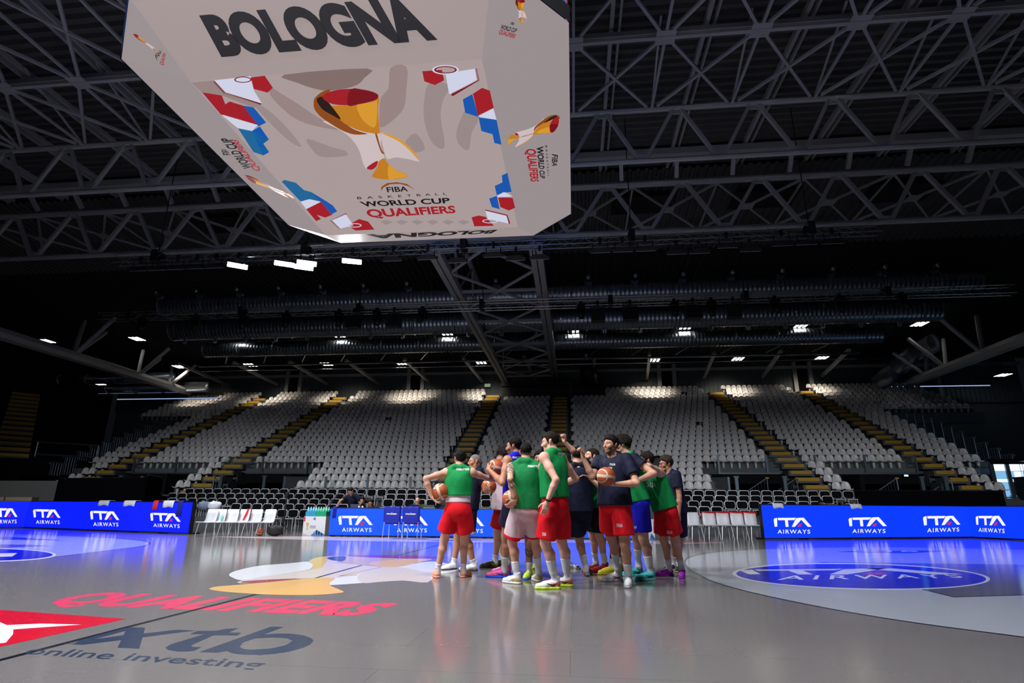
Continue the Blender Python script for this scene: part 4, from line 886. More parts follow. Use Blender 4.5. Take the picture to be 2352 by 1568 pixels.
# the cup
CUP = [('pale', [(930, 335), (1060, 400), (1140, 465), (1190, 540), (1215, 620), (1232, 662), (1258, 678), (1300, 662), (1330, 632), (1372, 600), (1345, 520), (1338, 415), (1200, 400), (1060, 350)]),
       ('brown', [(868, 200), (880, 165), (930, 125), (990, 110), (960, 160), (985, 240), (1075, 335), (1140, 385), (1200, 410), (1250, 425), (1160, 430), (1080, 405), (1000, 360), (920, 305), (875, 250)]),
       ('gold', [(985, 235), (1060, 330), (1140, 380), (1220, 408), (1300, 422), (1338, 415), (1330, 330), (1326, 250), (1332, 165), (1290, 195), (1200, 215), (1090, 225)]),
       ('gold2', [(1180, 218), (1290, 200), (1318, 190), (1318, 300), (1300, 380), (1230, 340), (1190, 280)]),
       ('dark', [(890, 190), (905, 165), (940, 168), (1000, 235), (1062, 322), (1000, 292), (930, 250)]),
       ('red', [(930, 160), (965, 132), (1040, 112), (1130, 105), (1230, 112), (1310, 135), (1328, 160), (1300, 188), (1200, 213), (1090, 222), (1000, 212), (950, 188)]),
       ('dred', [(1110, 222), (1130, 108), (1230, 114), (1308, 137), (1326, 160), (1298, 186), (1200, 211)]),
       ('pale', [(1345, 420), (1400, 435), (1480, 475), (1560, 540), (1610, 600), (1618, 622), (1540, 605), (1450, 592), (1395, 605), (1372, 560)]),
       ('gold2', [(1340, 415), (1410, 430), (1490, 470), (1565, 535), (1615, 600), (1620, 622), (1606, 604), (1552, 545), (1478, 482), (1400, 442)]),
       ('red', [(1246, 672), (1262, 650), (1322, 616), (1314, 655), (1282, 679)]),
       ('gold', [(1330, 622), (1368, 598), (1395, 635), (1450, 680), (1528, 712), (1528, 732), (1440, 748), (1350, 746), (1285, 732), (1290, 708), (1318, 665)]),
       ('gold2', [(1400, 645), (1450, 682), (1527, 714), (1526, 730), (1440, 745), (1400, 742)]),
       ('brown', [(1305, 425), (1318, 428), (1335, 490), (1352, 540), (1372, 565), (1350, 560), (1325, 495)])]
for k, (m, pts) in enumerate(CUP): trace('cup_picture', pts, m, d=0.015+0.0015*k, sm=3)
def sword(s, q, m, key='bottom', bold=0.0, sc=3.0947, off=(440, 170), space=1.0, d=0.016, shear=0.0):
    hh = homog([(p[0]/sc+off[0], p[1]/sc+off[1]) for p in q]); fn = on_face(key)
    v, t = text2d(s, shear, bold, space); return print_obj('screen_word', v, t, lambda x, y: fn(*hh(x, y), d), S[m], sb)
sword('FIBA', [(1392, 840), (1540, 832), (1530, 796), (1382, 803)], 'black', bold=0.02)
trace('screen_arc', [(1345, 832), (1350, 800), (1390, 775), (1460, 768), (1530, 780), (1592, 825), (1540, 796), (1480, 780), (1410, 783), (1365, 805)], 'brown', d=0.016)
sword('BASKETBALL', [(1180, 890), (1815, 858), (1808, 842), (1174, 872)], 'black', bold=0.01, space=2.2)
sword('WORLD CUP', [(1222, 942), (1838, 916), (1832, 878), (1190, 906)], 'black', bold=0.03)
sword('QUALIFIERS', [(1262, 1018), (1878, 985), (1868, 934), (1230, 962)], 'red', bold=0.035)
for k in range(7): trace('pale_diamond', [(1340+110*k, 1050), (1380+110*k, 1035), (1430+110*k, 1050), (1385+110*k, 1072)], 'bg2', d=0.009)
# BOLOGNA on the near and far slopes
sword('BOLOGNA', [(505, 124), (1001, 84), (948, -8), (458, 37)], 'black', 'near_screen', bold=0.06, sc=1, off=(0, 0))
sword('BOLOGNA', [(2175, 1108), (1238, 1142), (1275, 1172), (2130, 1132)], 'black', 'far_screen', bold=0.05)
# cup with wording on the other faces: (face, origin px, right vector, down vector)
def emblem(key, o_, rv, dv, words=True):
    fn = on_face(key); x0, y0, wd, ht = 868, 100, 752, 650
    def g(x, y): return (o_[0]+rv[0]*(x-x0)/wd+dv[0]*(y-y0)/ht, o_[1]+rv[1]*(x-x0)/wd+dv[1]*(y-y0)/ht)
    for k, (m, pts) in enumerate(CUP):
        v, t = poly(smooth_loop([g(*p) for p in pts], 2)); print_obj('cup_picture', v, t, lambda x, y: fn(x, y, 0.012+0.001*k), S[m], sb)
    if words:
        for s, y1, y2, a, b, m, bo in (('FIBA', 790, 840, 1390, 1540, 'black', .02), ('BASKETBALL', 860, 885, 1060, 1860, 'black', .01), ('WORLD CUP', 905, 975, 1010, 1900, 'black', .03), ('QUALIFIERS', 1000, 1085, 1010, 1900, 'red', .03)):
            v, t = text2d(s, 0, bo, 1.6 if s == 'BASKETBALL' else 1.0); dx = -160
            print_obj('screen_word', v, t, lambda x, y: fn(*g(a+dx+(b-a)*x, y2-(y2-y1)*y), 0.014), S[m], sb)
emblem('side_screen', (1291, 262), (-22, 68), (-108, 10), words=False)
for s, q, m, bo in (('FIBA', [(1268, 354), (1268, 381), (1280, 383), (1282, 356)], 'black', .02), ('BASKETBALL', [(1252, 334), (1258, 405), (1262, 405), (1257, 334)], 'black', .01), ('WORLD CUP', [(1232, 336), (1241, 409), (1252, 410), (1248, 336)], 'black', .03), ('QUALIFIERS', [(1208, 342), (1220, 417), (1238, 417), (1231, 342)], 'red', .03)):
    sword(s, q, m, 'side_screen', bo, 1, (0, 0), 1.6 if s == 'BASKETBALL' else 1.0)
emblem('corner_screen', (1186, -6), (34, 8), (-13, 52), words=False)
for s, q, m in (('WORLD CUP', [(1149, 66), (1184, 75), (1189, 66), (1152, 56)], 'black'), ('QUALIFIERS', [(1145, 77), (1181, 88), (1186, 79), (1149, 67)], 'red'), ('FIBA', [(1172, 56), (1180, 58), (1183, 52), (1175, 50)], 'black')): sword(s, q, m, 'corner_screen', .03, 1, (0, 0))
emblem('corner_screen.e', (303, 78), (14, -2), (50, 44), words=False)
for s, q, m in (('WORLD CUP', [(358, 142), (372, 116), (366, 116), (355, 126)], 'black'), ('QUALIFIERS', [(374, 151), (381, 123), (375, 121), (366, 146)], 'red')): sword(s, q, m, 'corner_screen.e', .03, 1, (0, 0))
emblem('side_screen.d', (556, 398), (34, 33), (92, 30), words=False)
for s, q, m, bo in (('WORLD CUP', [(579, 386), (528, 317), (505, 318), (560, 388)], 'black', .03), ('QUALIFIERS', [(600, 393), (545, 322), (530, 319), (583, 392)], 'red', .03), ('FIBA', [(530, 356), (520, 344), (505, 340), (512, 356)], 'black', .02)): sword(s, q, m, 'side_screen.d', bo, 1, (0, 0))

# ------------------------------------------------------------------ LED boards round the court
BL = {'L': led('led_blue_deep', (0.0, 0.0075, 1.0), 1.55, sample=True), 'C': led('led_blue_mid', (0.004, 0.068, 1.0), 1.55, sample=True), 'R': led('led_blue_right', (0.0, 0.028, 1.0), 1.55, sample=True)}
LW = led('led_white', (0.82, 0.80, 0.95), 1.15); LR = led('led_red', (0.85, 0.02, 0.06), 0.9)
def ledboard(a, b, h0, h1, tone, lab, logos, name='led_board', lh=0.0):
    """a, b floor ends (left,right as seen); logos = px centres: (left px, right px, top py, bottom py of the letters)"""
    a = Vector((a[0], a[1], 0)); b = Vector((b[0], b[1], 0)); d = (b-a); Ln = d.length; ang = math.atan2(d.y, d.x)
    e = empty(name, a, ang); tag(e, lab, 'LED board', 'LED advertising boards round the court')
    MB().box(0, Ln, 0.0, 0.16, 0.02, h0+0.03).obj('cabinet', M['blackmetal'], e)
    n = max(1, round(Ln/1.6))
    sc = None
    for k in range(n):
        s_ = MB().box(Ln*k/n+0.003, Ln*(k+1)/n-0.003, -0.03, 0.0, 0.05, h0).obj('led_panel', BL[tone], e)
        sc = sc or s_
    for k in range(n+1): MB().box(min(max(Ln*k/n-0.04, 0), Ln-0.08), min(max(Ln*k/n-0.04, 0), Ln-0.08)+0.08, 0.1, 0.45, 0, 0.05).obj('foot', M['blackmetal'], e)
    nrm = np.array([math.sin(ang), -math.cos(ang), 0]); o_ = np.array(a)+nrm*0.034
    inv = e.matrix_basis.inverted()
    for x0, x1, y0, y1, y0b, y1b in logos:
        hh = homog([(x0, y0), (x1, y0b), (x1, y1b), (x0, y1)])
        airline(e, lambda u, v: tuple(inv @ Vector(on_plane(*hh(u, v), o_, nrm))), LW, LR)
    return e
lb_a, lb_b = (-18.99, 12.23), (-9.36, 8.89)
ledboard(lb_a, lb_b, 1.05, 1.05, 'L', 'long blue LED board left of the bench, repeating ITA AIRWAYS', [(76, 139, 1169, 1188, 1170, 1189), (207, 274, 1172.5, 1192.5, 1174.5, 1194), (345, 415, 1177, 1195.5, 1179, 1198)])
ledboard((-24.5, 9.6), lb_a, 1.05, 1.05, 'L', 'short blue LED board turning the corner at the left edge', [(-20, 40, 1166.5, 1187, 1167.2, 1186.8)])
tr_ = on_z(1482, 1238)
CB = ledboard((-4.31, 8.79), (tr_[0], 8.85), 0.89, 0.89, 'C', 'blue LED table front in the middle, partly behind the huddle', [(777, 856, 1184, 1205, 1184.5, 1205.5), (903, 983, 1185, 1206, 1185.5, 1206.5), (1030, 1112, 1186, 1207, 1187, 1208)])
ledboard((9.98, 10.12), (18.12, 13.1), 1.09, 1.09, 'R', 'long blue LED board right of the bench, repeating ITA AIRWAYS', [(1777, 1864, 1189, 1209.5, 1188.5, 1209.5), (1949, 2037, 1188.5, 1208.5, 1187, 1208), (2120, 2206, 1185, 1206.5, 1184, 1204.5)])
ledboard((18.14, 13.08), (22.5, 4.2), 1.09, 1.09, 'R', 'short blue LED board turning the corner at the right edge', [(2241, 2310, 1184.5, 1205, 1184, 1207)])
# ------------------------------------------------------------------ courtside things
M['cloth_blue'] = mat('blue_cover', (0.008, 0.02, 0.42), 0.75, bump=0.25, bscale=12); M['towel'] = mat('white_towel', (0.72, 0.73, 0.78), 0.9, bump=0.4, bscale=90); M['towel_red'] = mat('red_towel', (0.65, 0.02, 0.03), 0.9, bump=0.4, bscale=90)
M['towel_navy'] = mat('navy_towel', (0.004, 0.01, 0.22), 0.9, bump=0.4, bscale=90); M['paper'] = mat('white_paper', (0.75, 0.76, 0.78), 0.7); M['table'] = mat('table_top', (0.05, 0.05, 0.06), 0.6)
M['white_ink'] = mat('white_ink', (0.85, 0.86, 0.9), 0.6)
# covered chairs before the table front
def covered_chair(px, py, lab):
    p = on_z(px, py); e = empty('covered_chair', (p[0], p[1], 0), -0.03); tag(e, lab, 'chair', 'blue covered chairs at the table')
    mb = MB(); n = 9; vs = []
    for j, z in enumerate((0.97, 0.9, 0.7, 0.53, 0.49)):
        for k in range(n): t = -1+2*k/(n-1); vs.append((0.268*t, -0.04-0.012*math.sin(k*1.7+j)-(0.012 if 0 < j < 4 else 0), z-(0.035*(1-t*t) if j >= 3 else 0)))
    mb.add(vs, [[j*n+k, j*n+k+1, (j+1)*n+k+1, (j+1)*n+k] for j in range(4) for k in range(n-1)])
    o = len(mb.v); mb.add([(x, y+0.09, z) for x, y, z in vs], [[j*n+k, (j+1)*n+k, (j+1)*n+k+1, j*n+k+1] for j in range(4) for k in range(n-1)])
    mb.f += [[k, k+1, o+k+1, o+k] for k in range(n-1)]; mb.m += [0]*(n-1)
    for q in (0, n-1): mb.f += [[j*n+q, (j+1)*n+q, o+(j+1)*n+q, o+j*n+q] for j in range(4)]; mb.m += [0]*4
    cv = mb.obj('back_cover', M['cloth_blue'], e, True)
    MB().box(-0.22, 0.22, 0.0, 0.42, 0.43, 0.47).obj('seat', M['cloth_blue'], e)
    for x in (-0.24, 0.24):
        MB().path([(x, -0.03, 0.52), (x*1.05, -0.1, 0.0)], 0.012).obj('leg', M['chrome'], e); MB().path([(x*0.9, 0.38, 0.44), (x*0.95, 0.42, 0.0)], 0.012).obj('leg', M['chrome'], e)
        MB().path([(x, -0.03, 0.5), (x*0.7, 0.2, 0.44)], 0.01).obj('side_bar', M['chrome'], e)
    v, t = text2d('molten', bold=0.03); print_obj('cover_word', v, t, lambda x, y: (-0.17+0.33*x, -0.068, 0.72+0.062*y), M['white_ink'], e)
covered_chair(898, 1236.5, 'blue covered chair lettered molten, nearer the ITA logo'); covered_chair(942, 1237, 'blue covered chair lettered molten, nearer the huddle')
# table behind the LED front with things on it
tb = empty('scorer_table', (0.9, 9.4, 0)); tag(tb, 'long dark scorer table behind the middle LED front', 'table')
MB().box(-5.1, 5.1, -0.4, 0.45, 0.76, 0.8).obj('table_top', M['table'], tb)
for x in (-4.9, -1.7, 1.6, 4.9): MB().box(x-0.03, x+0.03, -0.3, -0.24, 0, 0.76).obj('leg', M['blackmetal'], tb); MB().box(x-0.03, x+0.03, 0.3, 0.36, 0, 0.76).obj('leg', M['blackmetal'], tb)
def laptop(px, lab, col):
    p = on_y(px, 1168, 9.35); e = empty('laptop', (p[0], 9.3, 0.8)); tag(e, lab, 'laptop')
    MB().box(-0.17, 0.17, 0, 0.24, 0, 0.015).obj('base', M['blackmetal'], e); MB().add([(-0.17, 0.0, 0.015), (0.17, 0.0, 0.015), (0.17, -0.07, 0.23), (-0.17, -0.07, 0.23)], [[0, 1, 2, 3]]).obj('lid', col, e)
laptop(818, 'dark laptop before the bending technician', mat('laptop_grey', (0.10, 0.11, 0.15), 0.4)); laptop(952, 'dark blue laptop before the man in green', mat('laptop_blue', (0.02, 0.035, 0.08), 0.4))
p = on_y(985, 1166, 9.4); e = empty('score_device', (p[0]+0.03, 9.45, 0.8)); tag(e, 'white and grey scoring console on the table left of the huddle', 'console')
MB().box(-0.2, 0.2, -0.12, 0.12, 0, 0.13).obj('console_body', M['paper'], e); MB().box(-0.19, 0.17, -0.1, 0.16, 0.13, 0.22).obj('console_top', mat('console_grey', (0.06, 0.09, 0.10), 0.5), e)
p = on_y(912, 1168, 9.2); e = empty('red_folder', (p[0], 9.15, 0.8)); tag(e, 'flat red folder lying on the table edge', 'folder'); MB().box(-0.26, 0.24, -0.12, 0.1, 0, 0.12).obj('folder_cover', M['towel_red'], e); MB().box(-0.24, 0.22, -0.1, 0.11, 0.03, 0.09).obj('folder_pages', M['paper'], e)
for px, l in ((826, 'left small water bottle on the scorer table'), (834, 'right small water bottle on the scorer table')):
    p = on_y(px, 1165, 9.2); e = empty('water_bottle', (p[0], 9.15, 0.8)); tag(e, l, 'bottle'); MB().tube((0, 0, 0), (0, 0, 0.15), 0.033, 10).obj('bottle_body', mat('bottle_clear', (0.5, 0.6, 0.68), 0.1), e, True); MB().tube((0, 0, 0.15), (0, 0, 0.18), 0.033, 10, 0.014).obj('bottle_neck', M['paper'], e); MB().tube((0, 0, 0.18), (0, 0, 0.2), 0.015, 8).obj('cap', M['towel_navy'], e)
# cooler box with printed front and drink crates on it
def cooler(px0, px1, py, y, lab, full=True):
    a = on_z(px0, py); b = on_z(px1, py); e = empty('drinks_stand', ((a[0]+b[0])/2, y, 0)); tag(e, lab, 'stand'); w_ = (b[0]-a[0])/2
    MB().box(-w_, w_, 0, 0.5, 0, 0.62).obj('printed_box', M['paper'], e)
    fn = lambda x, z: (-w_+2*w_*x, -0.004, 0.62*z)
    for pts, m in (([(.38, 0), (1, 0), (1, .06), (.62, .3)], M['sky']), ([(0, .12), (.02, .12), (.3, 0), (0, 0)], M['cream']), ([(.4, .86), (.52, .98), (.54, .78)], M['sky']), ([(0, .7), (.07, .75), (.07, .98), (0, .98)], M['rose']), ([(.62, .3), (.66, .32), (.66, .06), (.62, .06)], M['white']), ([(.72, .26), (.77, .28), (.77, .04), (.72, .04)], M['white']), ([(.84, .2), (.89, .22), (.89, .02), (.84, .02)], M['white']),
                   ([(.12, .66), (.26, .66), (.24, .5), (.2, .42), (.24, .3), (.14, .3), (.18, .42), (.14, .52)], M['gold'])):
        v, t = poly(pts); print_obj('box_print', v, t, fn, m, e)
    for s, z in (('WORLD CUP', .46), ('QUALIFIERS', .38)):
        v, t = text2d(s, bold=0.02); print_obj('box_word', v, t, lambda x, y: (-w_+2*w_*(.3+.27*x), -0.005, 0.62*(z+.05*y)), M['black'] if s[0] == 'W' else M['wine'], e)
    if full:
        for k, (x, c, l) in enumerate(((-w_*0.5, (0.05, 0.45, 0.75), 'crate of blue sports bottles on the drinks stand'), (w_*0.45, (0.02, 0.5, 0.25), 'crate of green sports bottles on the drinks stand'))):
            cr = empty('bottle_crate', ((a[0]+b[0])/2+x, y+0.25, 0.62)); tag(cr, l, 'crate'); mm = mat('crate_plastic', c, 0.3, trans=0.3)
            MB().box(-w_*0.47, w_*0.47, -0.2, 0.2, 0, 0.16).obj('crate_body', mm, cr); mb2 = mat('bottle_plastic', tuple(min(1, q*1.2+0.1) for q in c), 0.3)
            for i in range(4):
                for j in range(2):
                    q = MB().tube((-w_*0.36+i*w_*0.24, -0.1+0.2*j, 0.1), (-w_*0.36+i*w_*0.24, -0.1+0.2*j, 0.26), 0.035, 8).obj('bottle', mb2, cr, True); MB().tube((-w_*0.36+i*w_*0.24, -0.1+0.2*j, 0.26), (-w_*0.36+i*w_*0.24, -0.1+0.2*j, 0.31), 0.02, 8).obj('cap', M['paper'], q)
cooler(696, 752, 1229, 9.2, 'white printed drinks stand with bottle crates left of the table front')
cooler(1484, 1505, 1239, 9.3, 'white printed stand at the right end of the table front', False)
# towels over boards and chairs
def towel(a, b, y_of, z, drop, m, lab, name='towel', ang=0.0):
    """strip hung over a board edge between x=a and x=b"""
    e = empty(name, ((a+b)/2, y_of, z), ang); tag(e, lab, 'towel'); hw = (b-a)/2; vs = []; n = 7
    for y, zz in ((0.22, 0.0), (0.1, 0.03), (-0.02, 0.03), (-0.06, 0.0), (-0.075, -drop*0.5), (-0.08, -drop)):
        for k in range(n): t = -1+2*k/(n-1); vs.append((hw*t*(1-0.06*abs(zz)), y-0.012*math.sin(k*2.1), zz-0.02*math.sin(k*1.3)*(zz < 0)))
    o = MB().add(vs, [[j*n+k, j*n+k+1, (j+1)*n+k+1, (j+1)*n+k] for j in range(5) for k in range(n-1)]).obj('cloth', m, e, True)
    md = o.modifiers.new('thickness', 'SOLIDIFY'); md.thickness = 0.015
def board_pt(px, py, a, b):
    d = np.array([b[0]-a[0], b[1]-a[1]]); d = d/np.linalg.norm(d); n_ = np.array([d[1], -d[0], 0]); return on_plane(px, py, (a[0], a[1], 0), n_), math.atan2(d[1], d[0])
for px0, px1, m, l, dr in ((229, 253, 'towel', 'white towel lying over the left LED board, farthest from the bench', 0.16), (287, 313, 'towel', 'second white towel over the left LED board', 0.17), (378, 402, 'towel', 'white towel over the left LED board nearest the bench', 0.2), (355, 366, 'towel_red', 'red and white cloth hanging on the left LED board', 0.3), (412, 423, 'towel_navy', 'dark blue cloth hanging on the left LED board end', 0.5)):
    pa, an = board_pt(px0, 1160, lb_a, lb_b); pb, _ = board_pt(px1, 1160, lb_a, lb_b); w_ = np.linalg.norm(pb-pa)/2; c = (pa+pb)/2
    towel(c[0]-w_, c[0]+w_, c[1], 1.085, dr, M[m], l, ang=an)
for px0, px1, l in ((1773, 1797, 'white towel over the right LED board, nearer the bench'), (1951, 1977, 'white towel over the right LED board, nearer the corner')):
    pa, an = board_pt(px0, 1168, (9.98, 10.12), (18.12, 13.1)); pb, _ = board_pt(px1, 1168, (9.98, 10.12), (18.12, 13.1)); w_ = np.linalg.norm(pb-pa)/2; c = (pa+pb)/2
    towel(c[0]-w_, c[0]+w_, c[1], 1.125, 0.13, M['towel'], l, ang=an)
p = on_y(771, 1166, 8.79); towel(p[0]-0.06, p[0]+0.06, 8.79, 0.925, 0.34, M['towel_navy'], 'dark blue bib hanging at the left end of the table front')
# striped towel on the bench chair
cx, cy = BENCH[3].location.x, BENCH[3].location.y
e = empty('striped_towel', (cx+0.02, cy, 0.86)); tag(e, 'red and white striped towel over a white bench chair', 'towel')
MB().add([(-0.06, 0.02, -0.38), (0.05, 0.02, -0.38), (0.16, 0.045, 0.0), (0.06, 0.045, 0.0)], [[0, 1, 2, 3]]).obj('red_stripe', M['towel_red'], e); 
MB().add([(0.06, 0.045, 0.0), (0.16, 0.045, 0.0), (0.15, 0.11, -0.25), (0.05, 0.11, -0.25)], [[0, 1, 2, 3]]).obj('red_stripe', M['towel_red'], e)
for o in e.children: o.location.y = -0.035
for k in range(6, 12):
    c = BENCH[k]; e = empty('shirt_on_chair', (c.location.x, c.location.y, 0.84)); 
    if k in (6, 7): bpy.data.objects.remove(e); continue
    tag(e, ['', 'red bench shirt folded over the third chair right of the huddle', 'red bench shirt over the chair third from the right LED board', 'red bench shirt over the chair second from the right LED board', 'red bench shirt over the chair beside the right LED board'][k-7], 'shirt', 'red shirts over the bench chairs')
    MB().box(-0.23, 0.23, -0.005, 0.11, 0.0, 0.03).obj('fold', M['towel_red'], e); MB().box(-0.235, 0.235, 0.085, 0.11, -0.2, 0.0).obj('back_panel', M['towel_red'], e)
# bags and bottle on the left bench
def blob(name, p, s, m, lab, cat, extra=None):
    bm = bmesh.new(); bmesh.ops.create_icosphere(bm, subdivisions=3, radius=1)
    for v_ in bm.verts:
        n_ = 1+0.12*math.sin(7*v_.co.x+3*v_.co.z)*math.cos(5*v_.co.y); v_.co = Vector((v_.co.x*s[0]*n_, v_.co.y*s[1]*n_, (abs(v_.co.z)**0.8*math.copysign(1, v_.co.z)+1)*s[2]*n_))
    me_ = bpy.data.meshes.new(name); bm.to_mesh(me_); bm.free(); me_.materials.append(m); me_.polygons.foreach_set('use_smooth', [True]*len(me_.polygons))
    e = empty(name, p); tag(e, lab, cat); link('bag_body', me_, e); MB().path([(-s[0]*0.5, 0, s[2]*1.9), (-s[0]*0.2, 0, s[2]*2.4), (s[0]*0.2, 0, s[2]*2.4), (s[0]*0.5, 0, s[2]*1.9)], 0.012).obj('strap', M['blackmetal'], e)
    return e
p = on_y(460, 1188, 9.6); blob('grey_bag', (p[0], 9.7, 0.76), (0.22, 0.15, 0.17), mat('bag_grey', (0.13, 0.17, 0.24), 0.8, bump=0.4, bscale=10), 'grey blue bag behind the leftmost bench chairs', 'bag')
p = on_y(485, 1185, 9.6); blob('white_bag', (p[0], 9.7, 0.8), (0.24, 0.15, 0.15), mat('bag_white', (0.6, 0.62, 0.7), 0.8, bump=0.3, bscale=10), 'white and blue bag behind the second bench chair', 'bag')
p = on_z(627, 1231); blob('black_bag', (p[0]+0.05, p[1], 0), (0.26, 0.2, 0.17), mat('bag_black', (0.006, 0.006, 0.008), 0.8), 'black bag on the floor beside the orange ball', 'bag')
p = on_z(632, 1229); e = empty('tripod_pole', (p[0], p[1]+0.5, 0)); tag(e, 'thin black pole standing behind the ball by the left bench', 'pole'); MB().tube((0, 0, 0), (0, 0, 1.3), 0.025).obj('pole_tube', M['blackmetal'], e)
for a in (0, 2.1, 4.2): MB().tube((0, 0, 0.35), (0.3*math.cos(a), 0.3*math.sin(a), 0), 0.015).obj('leg', M['blackmetal'], e)
MB().box(-0.05, 0.05, -0.04, 0.04, 1.3, 1.42).obj('head', M['blackmetal'], e)
e = empty('green_bottle', (BENCH[2].location.x-0.24, BENCH[2].location.y-0.2, 0.46)); tag(e, 'small green bottle between two white bench chairs', 'bottle'); MB().tube((0, 0, 0), (0, 0, 0.17), 0.033, 10).obj('bottle_body', mat('mint', (0.2, 0.7, 0.5), 0.3), e, True); MB().tube((0, 0, 0.17), (0, 0, 0.21), 0.02, 8).obj('cap', M['paper'], e)
# loose steel steps beside the table
e = empty('access_steps', (-5.6, 12.6, 0)); tag(e, 'small metal access steps between the chair blocks', 'steps')
for k in range(4): MB().box(-0.5, 0.6, 0.3*k, 0.3*k+0.28, 0.2*k+0.15, 0.2*k+0.19).obj('tread', M['alu'], e)
for x in (-0.5, 0.6): MB().path([(x, 0, 0), (x, 1.2, 0.8)], 0.02).obj('stringer', M['alu'], e); MB().path([(x, 0, 0), (x, 0, 0.9), (x, 1.2, 1.6)], 0.018).obj('handrail', M['alu'], e)

# basketballs
def ball_mesh():
    bm = bmesh.new(); bmesh.ops.create_icosphere(bm, subdivisions=6, radius=0.122)
    me_ = bpy.data.meshes.new('basketball'); bm.to_mesh(me_); bm.free()
    me_.materials.append(mat('ball_leather', (0.46, 0.10, 0.025), 0.42, bump=0.35, bscale=260, attr='Col'))
    q = np.empty(len(me_.vertices)*3, np.float32); me_.vertices.foreach_get('co', q); q = q.reshape(-1, 3)/0.122; x, y, z = q.T
    c = np.tile(np.array([0.42, 0.075, 0.018, 1], np.float32), (len(q), 1)); w1 = np.abs(z); w2 = np.abs(np.abs(x)-(0.60+0.28*z*z))
    c[((w1 < 0.165) | (w2 < 0.085)) | (np.abs(y) < 0.012)] = (0.10, 0.045, 0.025, 1); c[(w1 < 0.145) | (w2 < 0.065)] = (0.66, 0.49, 0.33, 1)
    at = me_.color_attributes.new('Col', 'FLOAT_COLOR', 'POINT'); at.data.foreach_set('color', c.ravel())
    me_.polygons.foreach_set('use_smooth', [True]*len(me_.polygons)); return me_
BALL = ball_mesh()
def ball(p, rot, lab): 
    o = link('basketball', BALL, None, p); o.rotation_euler = rot; tag(o, lab, 'ball', 'basketballs'); return o
p = on_z(596, 1230); ball((p[0], p[1], 0.122), (0.5, 0.3, 0.2), 'orange basketball lying on the floor by the left bench')
# ------------------------------------------------------------------ people: one continuous body each, clothing as children
f32 = np.float32
def A3(p): return np.array(p, float)
def unit(v): v = A3(v); return v/(np.linalg.norm(v)+1e-9)
class Cap:
    def __init__(s, a, b, ra, rb=None, k=0.02, flat=None):
        s.a, s.b, s.ra, s.rb, s.k = A3(a), A3(b), ra, (ra if rb is None else rb), k
        s.flat = None if flat is None else (unit(flat[0]), flat[1])
        m = max(s.ra, s.rb)+k+0.012; s.lo = np.minimum(s.a, s.b)-m; s.hi = np.maximum(s.a, s.b)+m
    def __call__(s, P):
        a, b = s.a.astype(f32), s.b.astype(f32); q = P-a; ba = b-a
        if s.flat is not None:
            n, fa = s.flat[0].astype(f32), s.flat[1]; q = q+((q@n)*f32(fa-1))[..., None]*n; ba = ba+(ba@n)*f32(fa-1)*n
        t = np.clip((q@ba)/(ba@ba+1e-9), 0, 1); d = q-t[..., None]*ba
        return np.sqrt((d*d).sum(-1))-(s.ra+(s.rb-s.ra)*t)
class Ell:
    def __init__(s, c, r, R=None, k=0.02):
        s.c, s.r, s.k = A3(c), A3(r), k; s.R = np.eye(3) if R is None else R      # columns of R: local axes
        m = max(r)+k+0.012; s.lo = s.c-m; s.hi = s.c+m
    def __call__(s, P):
        q = (P-s.c.astype(f32))@s.R.astype(f32); r = s.r.astype(f32); k0 = np.sqrt(((q/r)**2).sum(-1)); k1 = np.sqrt(((q/(r*r))**2).sum(-1))+1e-6
        return k0*(k0-1)/k1
class Cut:      # keep the side where n.(p-o) < 0
    def __init__(s, o, n): s.o, s.n = A3(o), unit(n)
    def __call__(s, P): return (P-s.o.astype(f32))@s.n.astype(f32)
class Clip:     # a prim cut by its own planes
    def __init__(s, p, cuts): s.p, s.c, s.k, s.lo, s.hi = p, cuts, p.k, p.lo, p.hi
    def __call__(s, P):
        d = s.p(P)
        for c in s.c: d = np.maximum(d, c(P))
        return d
class Hair:
    YB = np.array([-.12, -.080, -.066, -.040, -.030, -.014, .000, .034, .050, .078, .11]); ZB = np.array([.084, .081, .074, .056, .030, -.018, .020, .018, -.030, -.048, -.050])
    def __init__(s, hc, Rh, hs, th, side, front=0.0, fin=0.02):
        s.hc, s.Rh, s.hs, s.th, s.side, s.front, s.fin, s.k = hc.astype(f32), Rh.astype(f32), hs, th, side, front, fin, .01; s.lo = hc-.19*hs; s.hi = hc+.19*hs
    def bound(s, q): return np.interp(q[..., 1], s.YB, s.ZB).astype(f32)+f32(s.front)*(q[..., 1] < -.05)
    def __call__(s, P):
        q = ((P-s.hc)@s.Rh)/f32(s.hs); z = q[..., 2]; t = np.clip((z+.05)/.11, 0, 1); t = t*t*(3-2*t); te = s.th*(s.side+(1-s.side)*t)
        rx, ry, rz = .0755+te*.75, .096+te*.9, .092+te; c = q-np.array([0, .014, .026], f32)
        k0 = np.sqrt((c[..., 0]/rx)**2+(c[..., 1]/ry)**2+(c[..., 2]/rz)**2); d = (k0-1)*np.minimum(rx, rz)
        return np.maximum(d, (s.bound(q)-z)*.75)*s.hs
class Sub:
    def __init__(s, prim, k=0.01): s.p, s.k = prim, k
def smin(a, b, k):
    h_ = np.maximum(k-np.abs(a-b), 0)/k; return np.minimum(a, b)-h_*h_*k*0.25
_W = RNG.normal(size=(6, 3)); _PH = RNG.uniform(0, 6.28, 6)
